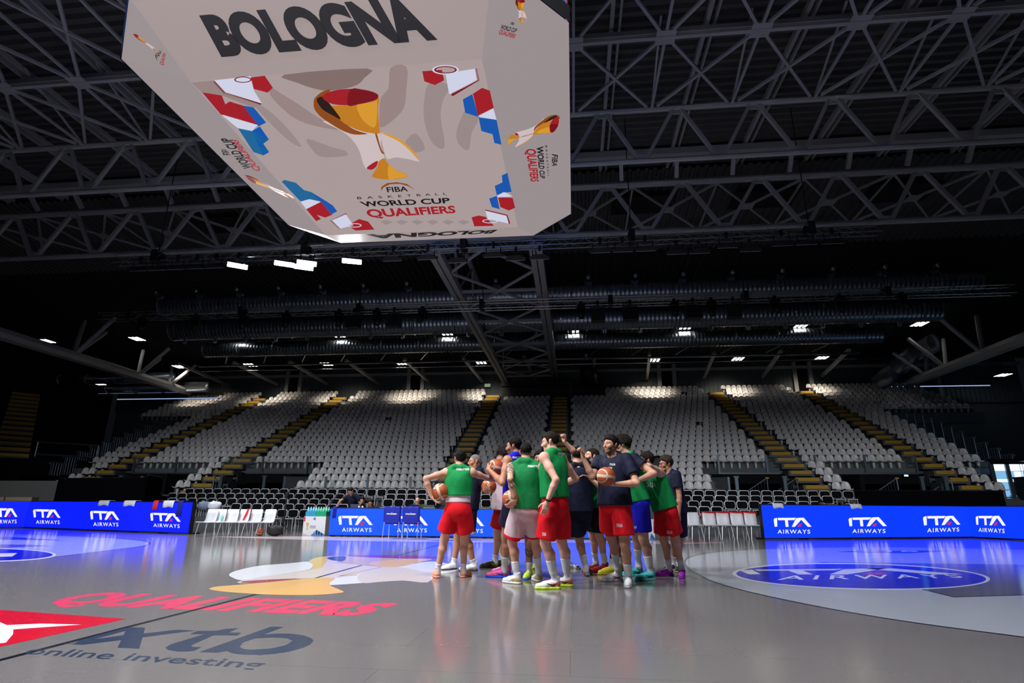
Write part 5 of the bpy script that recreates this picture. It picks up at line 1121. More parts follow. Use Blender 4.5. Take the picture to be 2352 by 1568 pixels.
def folds(P, amp, fx=26.0, fz=9.0, seed=0, z0=None, z1=None):
    d = 0
    for j in range(6):
        w_ = _W[j]*np.array([fx, fx, fz])*(0.6+0.25*j); q_ = np.sin(P@w_.astype(f32)+f32(_PH[j]+seed*1.7)); d = d+(q_ if fx > 50 else 0.75-1.6*np.abs(q_))/(1+0.5*j)
    return d*f32(amp*0.4) if z0 is None else d*f32(amp*0.4)*np.clip((z0-P[..., 2])/(z0-z1), 0.12, 1)
def field(prims, P, cuts=(), fold=None):
    v = np.full(P.shape[:-1], 1.0, f32)
    for p in prims:
        if isinstance(p, Sub): v = -smin(-v, p.p(P), p.k)
        else: v = smin(v, p(P), p.k)
    if fold: v = v+folds(P, *fold)
    for c in cuts: v = np.maximum(v, c(P))
    return v
def nets(prims, h, cuts=(), fold=None):
    add = [p for p in prims if not isinstance(p, Sub)]
    lo = np.min([p.lo for p in add], 0); hi = np.max([p.hi for p in add], 0); n = np.ceil((hi-lo)/h).astype(int)+2
    ax = [(lo[i]+h*np.arange(n[i])).astype(f32) for i in range(3)]; v = np.full(n, 0.5, f32)
    for p in prims:
        q = p.p if isinstance(p, Sub) else p
        i0 = np.clip(((q.lo-lo)/h).astype(int), 0, n-1); i1 = np.clip(((q.hi-lo)/h).astype(int)+2, 1, n)
        if (i1 <= i0).any(): continue
        sl = tuple(slice(a, b) for a, b in zip(i0, i1))
        G = np.stack(np.meshgrid(*[ax[i][sl[i]] for i in range(3)], indexing='ij'), -1)
        if isinstance(p, Sub): v[sl] = -smin(-v[sl], q(G), p.k)
        else: v[sl] = smin(v[sl], q(G), p.k)
    if fold or cuts:
        near_ = np.abs(v) < 0.08; ii = np.argwhere(near_); P = (lo+h*ii).astype(f32); w_ = v[near_]
        if fold: w_ = w_+folds(P, *fold)
        v[near_] = w_
        if cuts:
            ii = np.argwhere(v < 0.03); P = (lo+h*ii).astype(f32); t = tuple(ii.T); w_ = v[t]
            for c in cuts: w_ = np.maximum(w_, c(P))
            v[t] = w_
    ins = v < 0
    c8 = [ins[a:n[0]-1+a, b:n[1]-1+b, c:n[2]-1+c] for a in (0, 1) for b in (0, 1) for c in (0, 1)]
    cnt = np.zeros(c8[0].shape, np.int8)
    for c in c8: cnt += c
    mask = (cnt > 0) & (cnt < 8); ii = np.argwhere(mask); idg = np.full(mask.shape, -1, np.int32); idg[mask] = np.arange(len(ii))
    cor = [(a, b, c) for a in (0, 1) for b in (0, 1) for c in (0, 1)]
    val = {c: v[ii[:, 0]+c[0], ii[:, 1]+c[1], ii[:, 2]+c[2]] for c in cor}
    s_ = np.zeros((len(ii), 3)); m = np.zeros(len(ii))
    for a in cor:
        for axi in range(3):
            if a[axi]: continue
            b = list(a); b[axi] = 1; b = tuple(b); va, vb = val[a], val[b]; x = (va < 0) != (vb < 0)
            t = np.where(x, va/np.where(x, va-vb, 1), 0); p = np.tile(np.array(a, float), (len(ii), 1)); p[:, axi] += t
            s_ += p*x[:, None]; m += x
    V_ = lo+h*(ii+s_/m[:, None]); Q = []
    for axi in range(3):
        o1, o2 = [(1, 2), (2, 0), (0, 1)][axi]
        sl0 = [slice(None)]*3; sl1 = [slice(None)]*3; sl0[axi] = slice(0, -1); sl1[axi] = slice(1, None)
        ch = ins[tuple(sl0)] != ins[tuple(sl1)]; e_ = np.argwhere(ch); e_ = e_[(e_[:, o1] > 0) & (e_[:, o2] > 0) & (e_[:, o1] < n[o1]-1) & (e_[:, o2] < n[o2]-1)]
        def cid(d1, d2):
            q = e_.copy(); q[:, o1] -= d1; q[:, o2] -= d2; return idg[q[:, 0], q[:, 1], q[:, 2]]
        q4 = np.stack([cid(1, 1), cid(0, 1), cid(0, 0), cid(1, 0)], 1); fl = ins[e_[:, 0], e_[:, 1], e_[:, 2]]; q4[~fl] = q4[~fl][:, ::-1]; Q.append(q4)
    return V_, np.concatenate(Q)
def relax(V_, Q, it=1, lam=0.5):
    for _ in range(it):
        s_ = np.zeros_like(V_); c = np.zeros(len(V_))
        for k in range(4):
            for j in (1, 3):
                np.add.at(s_, Q[:, k], V_[Q[:, (k+j) % 4]]); np.add.at(c, Q[:, k], 1)
        V_ = V_+lam*(s_/np.maximum(c, 1)[:, None]-V_)
    return V_
def netobj(name, V_, Q, m, parent=None, col=None):
    used = np.unique(Q); mp = np.full(len(V_), -1); mp[used] = np.arange(len(used)); V2 = V_[used]; Q2 = mp[Q]
    me_ = bpy.data.meshes.new(name); me_.vertices.add(len(V2)); me_.vertices.foreach_set('co', V2.astype(f32).ravel())
    me_.loops.add(len(Q2)*4); me_.loops.foreach_set('vertex_index', Q2.ravel().astype(np.int32)); me_.polygons.add(len(Q2))
    me_.polygons.foreach_set('loop_start', np.arange(0, len(Q2)*4, 4, dtype=np.int32)); me_.polygons.foreach_set('use_smooth', np.ones(len(Q2), bool)); me_.update(calc_edges=True)
    me_.materials.append(m)
    if col is not None:
        at = me_.color_attributes.new('Col', 'FLOAT_COLOR', 'POINT'); c4_ = np.ones((len(V2), 4), f32); c4_[:, :3] = col[used]; at.data.foreach_set('color', c4_.ravel())
    return link(name, me_, parent)
def rotz(a): c, s = math.cos(a), math.sin(a); return np.array([[c, -s, 0], [s, c, 0], [0, 0, 1.0]])
def rotax(ax, a):
    x, y, z = unit(ax); c, s = math.cos(a), math.sin(a); C = 1-c
    return np.array([[x*x*C+c, x*y*C-z*s, x*z*C+y*s], [y*x*C+z*s, y*y*C+c, y*z*C-x*s], [z*x*C-y*s, z*y*C+x*s, z*z*C+c]])
def ik(a, c, l1, l2, hint):
    a, c = A3(a), A3(c); d = c-a; L_ = np.linalg.norm(d); mx = (l1+l2)*0.998
    if L_ > mx: c = a+d/L_*mx; d = c-a; L_ = mx
    x = (l1*l1-l2*l2+L_*L_)/(2*L_); hgt = math.sqrt(max(l1*l1-x*x, 0)); u = d/L_; h_ = A3(hint)-(A3(hint)@u)*u
    return a+u*x+unit(h_)*hgt, c
def s2l(c): return tuple(((x/255+0.055)/1.055)**2.4 for x in c)
SKIN = mat('skin', (0.6, 0.4, 0.3), 0.5, attr='Col', noise=0.04, nscale=40, spec=0.35)
HAIRM = {}
def hairmat(c):
    if c not in HAIRM: HAIRM[c] = mat('hair', c, 0.7, bump=0.5, bscale=150, spec=0.15)
    return HAIRM[c]
CLM = {}
def cloth(c, rough=0.75):
    if c not in CLM: CLM[c] = mat('fabric', c, rough, noise=0.05, nscale=25, bump=0.55, bscale=13, spec=0.25)
    return CLM[c]
EYE_W = mat('eye_white', (0.36, 0.33, 0.31), 0.4); EYE_D = mat('eye_dark', (0.02, 0.012, 0.01), 0.2)
def eye_mesh():
    bm = bmesh.new(); bmesh.ops.create_uvsphere(bm, u_segments=12, v_segments=8, radius=0.0115); m = bpy.data.meshes.new('eye'); bm.to_mesh(m); bm.free(); m.materials.append(EYE_W); m.materials.append(EYE_D)
    m.polygons.foreach_set('material_index', [1 if Vector(p.center).normalized().y < -0.62 else 0 for p in m.polygons]); m.polygons.foreach_set('use_smooth', [True]*len(m.polygons)); return m
EYE = eye_mesh()
GREEN, RED, NAVY, ROYAL, PINK, BLACK = s2l((6, 132, 66)), s2l((214, 10, 28)), s2l((13, 16, 42)), s2l((16, 18, 186)), s2l((216, 190, 198)), s2l((10, 10, 14))
FAIR, TAN, BROWN = s2l((208, 156, 132)), s2l((180, 126, 98)), s2l((110, 70, 52))

def hand_prims(W, d, n, side, sc, pose):
    """wrist, finger direction, palm normal"""
    d = unit(d); n = unit(A3(n)-(A3(n)@d)*d); s = np.cross(d, n)*(1 if side == 'R' else -1); o = []
    def P(a, b, c): return W+sc*(d*a+s*b+n*c)
    fl = (n, 1.75)
    o += [Cap(P(0.0, 0, 0), P(0.03, 0, 0), 0.027*sc, 0.030*sc, 0.012, (n, 1.35)), Cap(P(0.03, 0.022, 0), P(0.085, 0.024, 0), 0.023*sc, 0.021*sc, 0.012, fl), Cap(P(0.03, -0.018, 0), P(0.08, -0.026, 0), 0.022*sc, 0.018*sc, 0.012, fl), Cap(P(0.04, 0, 0), P(0.088, 0, 0), 0.024*sc, 0.021*sc, 0.012, fl)]
    curl, spread, thumb = {'open': (12, 7, 0.2), 'relax': (26, 2, 0.35), 'hold': (24, 9, 0.15), 'fist': (84, 0, 0.9), 'cup': (38, 4, 0.3), 'bent': (55, 3, 0.4)}[pose]
    for (b0, ln, sp) in ((0.032, (.043, .026, .021), 1.2), (0.0115, (.048, .03, .022), 0.3), (-0.0105, (.045, .028, .021), -0.6), (-0.030, (.035, .021, .019), -1.6)):
        p = P(0.092, b0, 0); ang = 0.0; sd = unit(d+s*math.tan(math.radians(sp*spread)))
        for j, l in enumerate(ln):
            ang += math.radians(curl*(1.0 if j == 0 else 1.15) + (2 if b0 < 0 else 0)); dr = sd*math.cos(ang)+n*math.sin(ang); q = p+dr*l*sc
            o.append(Cap(p, q, (0.0098-0.0008*j)*sc, (0.0092-0.0009*j)*sc, 0.004)); p = q
    p = P(0.022, 0.026, 0.006); dr = unit(d*0.55+s*0.75+n*(0.25+thumb*0.5))
    for j, l in enumerate((0.042, 0.032, 0.026)):
        q = p+dr*l*sc; o.append(Cap(p, q, (0.0135-0.0018*j)*sc, (0.0118-0.0016*j)*sc, 0.006)); p = q; dr = unit(dr+(d*0.55-s*(0.15+0.75*thumb)+n*0.5*thumb)*0.6)
    return o

def person(lab, loc, H, phi, feet, arms, top, shorts, head=None, hair=None, skin=FAIR, lean=(0, 0), sphi=None, beard=0.0, beardcol=(0.05, 0.03, 0.02), shoe=((0.7,)*3, (0.7,)*3), sock=((0.75, 0.76, 0.78), 0.16), vox=0.006, sit=None, tattoo=None, extra=None, under=None, hem=0.545, shem=0.345, group='players in the huddle', text=(), glasses=False, bulk=1.0, waistband=None, wrist=None, trim=None):
    """loc world floor point; angles in degrees, 0 faces the camera side, -90 faces image left; feet: two (dx,dy,heading); arms: dicts"""
    base = np.array([loc[0], loc[1], 0.0]); R = rotz(math.radians(phi)); Rs = rotz(math.radians(phi if sphi is None else sphi)); k = H/1.85; o = []
    hz = 0.53*H if sit is None else sit; pel = np.array([lean[0]*0.3, lean[1]*0.3, hz]); up = unit([lean[0]*0.75/(0.3*H), lean[1]*0.75/(0.3*H), 1.0])
    neck = pel+up*0.315*H; sh = pel+up*0.285*H
    def T(M_, x, y, t): return pel+up*(t-0.53)*H+M_@np.array([x*H, y*H, 0])
    fx, fy = R@np.array([1, 0, 0.0]), R@np.array([0, 1, 0.0])
    # legs
    hips = {}; legs = {}
    for sd, sg in (('L', 1), ('R', -1)):
        hp = pel+R@np.array([sg*0.052*H, 0, -0.012*H]); dx, dy, hd = feet[0 if sd == 'L' else 1][:3]; lift = feet[0 if sd == 'L' else 1][3] if len(feet[0 if sd == 'L' else 1]) > 3 else 0.0
        fz = feet[0 if sd == 'L' else 1][4] if len(feet[0 if sd == 'L' else 1]) > 4 else 0.0
        Rf = rotz(math.radians(hd)); ank = np.array([dx, dy, 0.0])+Rf@np.array([0, 0.035*k, 0])+np.array([0, 0, 0.048*H+fz])
        if lift: ank = np.array([dx, dy, 0.0])+Rf@np.array([0, -0.13*k, 0])+(Rf@rotax((1, 0, 0), -lift))@np.array([0, 0.165*k, 0.048*H])+np.array([0, 0, 0.02])
        kn, an2 = ik(hp, ank, 0.247*H, 0.243*H, Rf@np.array([sg*0.12, -1, 0])); legs[sd] = (hp, kn, an2, Rf, lift, np.array([dx, dy, 0.0]), fz)
    body = [Ell(T(R, 0, 0, .535), (.094*H*bulk, .066*H, .072*H), R, .03), Ell(T(Rs, 0, -.004, .625), (.083*H*bulk, .058*H, .095*H), Rs, .03), Ell(T(Rs, 0, -.002, .735), (.098*H*bulk, .066*H, .100*H), Rs, .04),
            Cap(T(Rs, -.085, .004, .817), T(Rs, .085, .004, .817), .039*H, .039*H, .04), Cap(T(Rs, 0, .008, .81), T(Rs, 0, -.004, .885), .036*H*bulk**.5, .031*H, .03),
            Cap(T(Rs, .02, .014, .866), T(Rs, .10, .006, .826), .022*H, .027*H, .03), Cap(T(Rs, -.02, .014, .866), T(Rs, -.10, .006, .826), .022*H, .027*H, .03)]
    legp = {}
    for sd, (hp, kn, an, Rf, *_r2) in legs.items():
        bk = Rf@np.array([0, 1, 0.0]); m = kn+(an-kn)*0.28+bk*0.012*H
        legp[sd] = [Cap(hp, kn+(hp-kn)*0.05, .055*H*bulk, .034*H, .03), Cap(kn+(hp-kn)*0.06, kn+(an-kn)*0.06, .032*H, .031*H, .03), Cap(kn, m, .028*H, .033*H, .03), Cap(m, an+(kn-an)*0.25, .033*H, .0215*H, .025), Cap(kn, an, .024*H, .0195*H, .025), Cap(an, an-np.array([0, 0, .02*H]), .021*H, .022*H, .02)]
        body += legp[sd]
    # arms
    armj = {}
    for sd, sg in (('L', 1), ('R', -1)):
        a = arms.get(sd, {}); so = T(Rs, sg*.112*bulk**.5, .004, .822) + A3(a.get('shrug', (0, 0, 0)))
        wr = so+Rs@np.array([sg*.03*H, -.02*H, -.325*H]) if 'w' not in a else A3(a['w'])-base
        el, w2 = ik(so, wr, .178*H, .150*H, a.get('hint', Rs@np.array([sg*0.5, 0.9, -0.2]))); armj[sd] = (so, el, w2)
        fd = unit(w2-el); hd = A3(a.get('d', fd)); nn = a.get('n', Rs@np.array([-sg*0.9, -0.2, 0]))
        body += [Ell(so, (.034*H, .034*H, .040*H), None, .03), Cap(so, so+(el-so)*.45, .0275*H*bulk, .0285*H*bulk, .025), Cap(so+(el-so)*.4, el, .0275*H*bulk, .0210*H, .02), Cap(el, el+(w2-el)*.3, .0215*H, .0235*H, .02), Cap(el+(w2-el)*.3, w2, .0235*H, .0148*H, .015)]
        if a.get('hand', 1): body += hand_prims(w2, hd, nn, sd, 1.0*k, a.get('pose', 'relax'))
    # head
    ph, pt, rl = (head or (phi, 0, 0)); Rh = rotz(math.radians(ph))@rotax((1, 0, 0), math.radians(pt))@rotax((0, 1, 0), math.radians(rl)); hs = 1.02*k**0.5
    hc = T(Rs, 0, -.018, .925)+np.array([0, 0, 0.0])+up*(H-(.925*H+.118*hs))*1.0*0
    hc = pel+up*(.47*H-.118*hs)+Rs@np.array([0, -.018*H, 0])
    def hp_(x, y, z): return hc+Rh@(np.array([x, y, z])*hs)
    ex = Rh@np.array([1.0, 0, 0])
    hd_ = [Ell(hp_(0, .014, .026), np.array([.0755, .096, .092])*hs, Rh, .02), Cap(hp_(0, -.035, -.005), hp_(0, -.050, -.072), .060*hs, .040*hs, .02), Cap(hp_(.042, -.002, -.055), hp_(.012, -.07, -.098), .021*hs, .017*hs, .02), Cap(hp_(-.042, -.002, -.055), hp_(-.012, -.07, -.098), .021*hs, .017*hs, .02),
           Ell(hp_(.038, -.062, -.022), np.array([.026]*3)*hs, Rh, .02), Ell(hp_(-.038, -.062, -.022), np.array([.026]*3)*hs, Rh, .02), Cap(hp_(.012, -.086, .030), hp_(.048, -.066, .030), .012*hs, .011*hs, .012), Cap(hp_(-.012, -.086, .030), hp_(-.048, -.066, .030), .012*hs, .011*hs, .012),
           Cap(hp_(0, -.088, .018), hp_(0, -.112, -.026), .0085*hs, .0125*hs, .008), Cap(hp_(.011, -.098, -.031), hp_(-.011, -.098, -.031), .0085*hs, .0085*hs, .006), Cap(hp_(-.017, -.088, -.054), hp_(.017, -.088, -.054), .0085*hs, .0085*hs, .006), Cap(hp_(-.014, -.086, -.066), hp_(.014, -.086, -.066), .0085*hs, .0085*hs, .006), Ell(hp_(0, -.076, -.096), np.array([.022, .017, .018])*hs, Rh, .015),
           Cap(hp_(.079, .012, -.022), hp_(.082, .022, .014), .014*hs, .019*hs, .006, (ex, 1.9)), Cap(hp_(-.079, .012, -.022), hp_(-.082, .022, .014), .014*hs, .019*hs, .006, (ex, 1.9)),
           Sub(Ell(hp_(.031, -.104, .010), np.array([.018, .015, .011])*hs, Rh), .008), Sub(Ell(hp_(-.031, -.104, .010), np.array([.018, .015, .011])*hs, Rh), .008), Sub(Cap(hp_(-.016, -.100, -.060), hp_(.016, -.100, -.060), .004*hs), .004)]
    nk = Cap(T(Rs, 0, .004, .82), hp_(0, .018, -.05), .036*H*bulk**.5, .0325*H, .025)
    allp = body+[nk]+hd_
    V_, Q = nets(allp, vox); V_ = relax(V_, Q, 1, 0.45)
    # ---- clothing fields
    hemz = T(R, 0, 0, hem); ch = []
    tp = top['kind']; lo_ = top.get('loose', 0.012)
    shirt = [Ell(T(Rs, 0, -.002, .738), (.098*H*bulk+lo_+.006, .066*H+lo_+.008, .100*H+lo_), Rs, .04), Cap(T(Rs, 0, 0, .75), T(R, 0, 0, hem-.03), .098*H*bulk+lo_+.002, .100*H*bulk+lo_+.014+(.012 if tp == 'tee' else 0), .04, (fy, 1.38)),
             Cap(T(Rs, -.070, .005, .815), T(Rs, .070, .005, .815), .039*H+.008, None, .03, None), Cap(T(Rs, .028, .014, .862), T(Rs, .094, .006, .828), .022*H+.009, .026*H+.007, .02), Cap(T(Rs, -.028, .014, .862), T(Rs, -.094, .006, .828), .022*H+.009, .026*H+.007, .02), Cap(T(Rs, -.03, .020, .866), T(Rs, .03, .020, .866), .020*H+.009, None, .02)]
    cuts = [Cut(hemz, -up)]
    scoop = [Sub(Ell(T(Rs, 0, -.040, .888), (.042*H, .050*H, .048*H), Rs), .01), Sub(Cap(T(Rs, 0, -.006, .896), hp_(0, .018, -.02), .038*H, .044*H), .008)]
    if tp == 'tee':
        for sd, sg in (('L', 1), ('R', -1)):
            so, el, w2 = armj[sd]; e2 = so+(el-so)*top.get('sleeve', .58); shirt += [Clip(Cap(so-(el-so)*.05, e2+(el-so)*.2, .041*H+.006, .036*H+.017, .025), [Cut(e2, el-so)])]
    else:
        for sd, sg in (('L', 1), ('R', -1)):
            so, el, w2 = armj[sd]; out = unit(so-T(Rs, 0, 0, .80)); shirt += [Sub(Cap(so+out*.022*H+unit(el-so)*.004*H, so+out*.06*H+unit(el-so)*.03*H, .036*H, .055*H), .012)]
    shirt += scoop
    SV, SQ_ = nets(shirt, max(vox*1.35, .008), cuts, (0.020, 15, 6, len(lab)))
    sho = [Ell(T(R, 0, .004, .53), (.096*H*bulk+.014, .068*H+.014, .074*H+.008), R, .03), Cap(T(R, 0, 0, .60), T(R, 0, 0, .54), .088*H*bulk+.008, .096*H*bulk+.012, .03, (fy, 1.36))]
    scut = [Cut(T(R, 0, 0, .606), up)]; subs = []
    for sd, (hp, kn, an, Rf, *_r2) in legs.items():
        t = (hz-shem*H)/(0.247*H)*0.985 if sit is None else 0.92; e2 = hp+(kn-hp)*t if t <= 1 else kn+(an-kn)*(t-1)
        d_ = unit(kn-hp); sho.append(Clip(Cap(hp+d_*.02, e2+d_*.10, .058*H*bulk+.008, .054*H*bulk+.026, .014), [Cut(e2, d_)]))
    tr_p = [(Clip(Cap(p_.p.a, p_.p.b, p_.p.ra+.003, p_.p.rb+.003, .01), [p_.c[0], Cut(p_.c[0].o-p_.c[0].n*.009, -p_.c[0].n)])) for p_ in sho if isinstance(p_, Clip)]
    S2V, S2Q = nets(sho+subs, max(vox*1.35, .008), scut, (0.024, 15, 3.0, len(lab)+3, hz+.01*H, hz-.10*H))
    def inside(P, pr, cu, dl): return field(pr, P.astype(f32), cu) < dl
    hid = inside(V_, shirt, cuts, -.004) | inside(V_, sho+subs, scut, -.004)
    for sd, (hp, kn, an, Rf, lift, ft, fz) in legs.items(): hid |= (np.linalg.norm(V_-(an-np.array([0, 0, .03*H])), axis=1) < .035*H)
    e1 = V_[Q[:, 2]]-V_[Q[:, 0]]; e2 = V_[Q[:, 3]]-V_[Q[:, 1]]; fn_ = np.cross(e1, e2); VN = np.zeros_like(V_)
    for j in range(4): np.add.at(VN, Q[:, j], fn_)
    VN /= np.linalg.norm(VN, axis=1)[:, None]+1e-9; V_ = V_-VN*(hid*.016)[:, None]
    # ---- colours
    C = np.tile(np.array(skin, f32), (len(V_), 1)); q = ((V_-hc)@Rh)/hs
    hd_m = np.linalg.norm(q, axis=1) < .17; x, y, z = q[:, 0], q[:, 1], q[:, 2]
    def blend(mask, c, a=1.0): C[mask] = C[mask]*(1-a)+np.array(c, f32)*a
    red_ = np.array(skin)*np.array([1.0, .78, .76]); blend(hd_m & (np.abs(np.abs(x)-.04) < .02) & (y < -.05) & (np.abs(z+.018) < .02), red_, .5); blend(hd_m & (np.abs(x) < .016) & (y < -.095) & (z < 0) & (z > -.04), red_, .5); blend(hd_m & (np.abs(x) > .078), red_, .7)
    hb = hair['col'] if hair and hair.get('col') else (.06, .045, .04)
    if beard: bm_ = hd_m & (y < .012) & (z < -.030+.03*np.clip(y+.03, -.02, .06)/.06) & (z > -.14) & ~((np.abs(z+.060) < .012) & (np.abs(x) < .022)) & ~((z > -.045) & (np.abs(x) < .055) & (y < -.05) & (z > -.043)); blend(bm_, beardcol, beard)
    blend(hd_m & (np.abs(x) < .024) & (y < -.086) & (np.abs(z+.060) < .0125), np.array(skin)*np.array([.78, .5, .5]), .8)
    blend(hd_m & (np.abs(x) < .054) & (np.abs(x) > .013) & (y < -.05) & (np.abs(z-.033+.10*np.abs(np.abs(x)-.032)) < .0055), hb, .75)
    blend(hd_m & (np.abs(np.abs(x)-.031) < .02) & (y < -.055) & (np.abs(z-.009) < .008), np.array(skin)*.4, .6)
    HP = Hair(hc, Rh, hs, hair['th'], hair.get('side', .35), hair.get('front', 0.0)) if hair else None
    if HP is not None: bz = HP.bound(q); blend(hd_m & (z > bz-.004) & (np.linalg.norm(q-np.array([0, .014, .026]), axis=1) < .12) & ~((np.abs(x) > .076) & (z < .03)), hb, hair.get('fade', .7))
    if tattoo:
        for j, (ia, t0, t1) in enumerate(tattoo):
            a_, b_ = (armj[ia[1]][0], armj[ia[1]][1]) if ia[0] == 'U' else (armj[ia[1]][1], armj[ia[1]][2]) if ia[0] == 'F' else (legs[ia[1]][1], legs[ia[1]][2])
            ba = b_-a_; t = ((V_-a_)@ba)/(ba@ba); dist = np.linalg.norm(V_-a_-np.clip(t, 0, 1)[:, None]*ba, axis=1)
            ms = (t > t0) & (t < t1) & (dist < .055*H); pt_ = folds(V_.astype(f32), 2.5, 150, 130, j)+folds(V_.astype(f32), 1.2, 330, 300, j+5)
            C[ms] = C[ms]*(1-.75*np.clip(pt_[ms]*1.1+.35, 0, 1)[:, None])+np.array([.03, .04, .04])*.6*np.clip(pt_[ms]*1.1+.35, 0, 1)[:, None]
    bo = netobj('person', V_, Q, SKIN, None, C); bo.location = base; tag(bo, lab, 'person', group)
    # ---- children
    sm = cloth(top['col']); so_ = netobj('shirt' if tp == 'tee' else 'jersey', relax(SV, SQ_, 1), SQ_, sm, bo)
    if under: # tee under the jersey: sleeves only
        for sd in 'LR':
            so, el, w2 = armj[sd]; pr = [Ell(so, (.046*H, .044*H, .048*H), None, .02), Cap(so, so+(el-so)*.55, .042*H, .036*H+.012, .02), Sub(Cap(so+(el-so)*.80, so+(el-so)*1.2, .07*H), .006)]
            a_, b_ = nets(pr, .008, (), (.005, 26, 12, 2)); netobj('sleeve', a_, b_, cloth(under), bo)
    sh_o = netobj('shorts', relax(S2V, S2Q, 1), S2Q, cloth(shorts), bo)
    if trim:
        for p_ in tr_p: a_, b_ = nets([p_], .007, (), (0.024, 15, 3.0, len(lab)+3, hz+.01*H, hz-.10*H)); netobj('hem_trim', a_, b_, cloth(trim), sh_o)
    if waistband:
        pr = [Cap(T(R, 0, 0, waistband[0]), T(R, 0, 0, waistband[1]), .098*H*bulk+.010, None, .02, (fy, 1.40))]; a_, b_ = nets(pr, .008, [Cut(T(R, 0, 0, waistband[1]), up), Cut(T(R, 0, 0, waistband[0]), -up)]); netobj('waistband', a_, b_, cloth((.72, .66, .68)), sh_o)
    # hair
    if hair and hair.get('th', 0) > 0:
        pr = [HP]
        for t_ in hair.get('tufts', ()): pr.append(Ell(hp_(*t_[:3]), np.array([t_[3]]*3)*hs, Rh, .012))
        hv, hq = nets(pr, .0055 if vox < .008 else .01, (), (hair.get('rough', .004)*1.7, 230, 230, 1)); netobj('hair', hv, hq, hairmat(hb), bo)
    if vox < .008:
        for sx in (-1, 1):
            e = link('eye', EYE, bo); p = hp_(sx*.031, -.0775, .008); e.location = p; e.rotation_mode = 'QUATERNION'; e.rotation_quaternion = Matrix(Rh.tolist()).to_quaternion(); e.scale = (hs,)*3
    if glasses:
        mb = MB()
        for sx in (-1, 1):
            c = [tuple(hp_(sx*.032+.024*math.cos(2*math.pi*j/12), -.104, .008+.019*math.sin(2*math.pi*j/12))) for j in range(13)]; mb.path(c, .0022, 5); mb.path([tuple(hp_(sx*.056, -.100, .012)), tuple(hp_(sx*.083, .01, .010))], .0022, 5)
        mb.path([tuple(hp_(-.008, -.106, .01)), tuple(hp_(.008, -.106, .01))], .0022, 5); mb.obj('glasses', M['blackmetal'], bo)
    for i_, (sd, (hp, kn, an, Rf, lift, ft, fz)) in enumerate(legs.items()):
        if sit is not None or vox > .008: continue
        s0 = an+np.array([0, 0, -.01*H]); ln = np.linalg.norm(kn-an); top_t = (sock[1]*H-.045*H)/ln
        pr = [type(p)(p.a, p.b, p.ra+.005, p.rb+.005, p.k, None) for p in legp[sd][2:]]
        a_, b_ = nets(pr, .007, [Cut(an+(kn-an)*top_t, kn-an)], (.002, 60, 60, 1)); netobj('sock', a_, b_, cloth(sock[0]), bo)
        # shoe in its own frame
        Rq = Rf@rotax((1, 0, 0), -lift); org = ft+Rf@np.array([0, -.13*k, 0])-Rq@np.array([0, -.13*k, 0])+np.array([0, 0, fz])
        F = lambda x, y, z: org+Rq@(np.array([x, y, z])*k)
        zz = Rq@np.array([0, 0, 1.0]); sg = 1 if sd == 'L' else -1
        upz = [Cap(F(0, .052, .055), F(0, .03, .07), .040*k, .044*k, .02), Cap(F(0, .03, .070), F(.004*sg, -.10, .048), .047*k, .041*k, .02), Cap(F(.004*sg, -.09, .040), F(.006*sg, -.178, .034), .049*k, .036*k, .02, (zz, 1.15)), Cap(F(0, .036, .07), F(0, .044, .128), .043*k, .042*k, .02), Cap(F(0, .0, .085), F(0, .008, .135), .026*k, .024*k, .015), Sub(Cap(F(0, .04, .138), F(0, .04, .2), .034*k), .006)]
        a_, b_ = nets(upz, .006, [Cut(F(0, 0, .022), -zz)]); up_c = np.tile(np.array(shoe[0], f32), (len(a_), 1)); lc = ((a_-org)@Rq)/k
        if len(shoe) > 2: up_c[(lc[:, 1] > -.03) & (lc[:, 2] < .065+.3*np.clip(lc[:, 1], 0, .1))] = shoe[2]
        up_c[(np.abs(lc[:, 0]) < .018) & (lc[:, 1] < .01) & (lc[:, 1] > -.10) & (lc[:, 2] > .06) & (np.sin(lc[:, 1]*420) > 0)] = np.array(shoe[3] if len(shoe) > 3 else (.8, .8, .8))
        so2 = netobj('shoe', relax(a_, b_, 1), b_, SHOEM, bo, up_c)
        sl = [Cap(F(0, .055, .014), F(0, -.02, .014), .043*k, .040*k, .02), Cap(F(0, -.02, .014), F(.004*sg, -.10, .014), .040*k, .049*k, .02), Cap(F(.004*sg, -.10, .014), F(.006*sg, -.180, .014), .050*k, .040*k, .02)]
        a_, b_ = nets(sl, .006, [Cut(F(0, 0, .027), zz), Cut(F(0, 0, .0), -zz)]); netobj('sole', relax(a_, b_, 1), b_, cloth(tuple(shoe[1]), .5), so2)
        if len(shoe) > 4 and shoe[4] is not None:
            tree = BVHTree.FromPolygons([tuple(v_.co) for v_ in so2.data.vertices], [tuple(p.vertices) for p in so2.data.polygons])
            sw = smooth_loop([(.035, .048), (.0, .036), (-.05, .052), (-.085, .070), (-.05, .062), (-.005, .052), (.02, .058)], 3)
            v2, t2 = poly(sw)
            for side in (-1, 1):
                pts = []
                for yy, z2 in v2:
                    hit = tree.ray_cast(Vector(F(side*.15, yy, z2)), Vector(Rq@np.array([-side, 0, 0.0]))); pts.append(tuple(hit[0]+hit[1]*.002) if hit[0] is not None else tuple(F(side*.05, yy, z2)))
                me_ = bpy.data.meshes.new('side_mark'); me_.from_pydata(pts, [], [list(t) for t in t2]); me_.materials.append(cloth(shoe[4], .5)); link('side_mark', me_, so2)
    if wrist:
        so, el, w2 = armj[wrist]; d_ = unit(w2-el); MB().tube(w2-d_*.035, w2-d_*.012, .0215*H*.95, 14).obj('wristband', M['blackmetal'], bo, True)
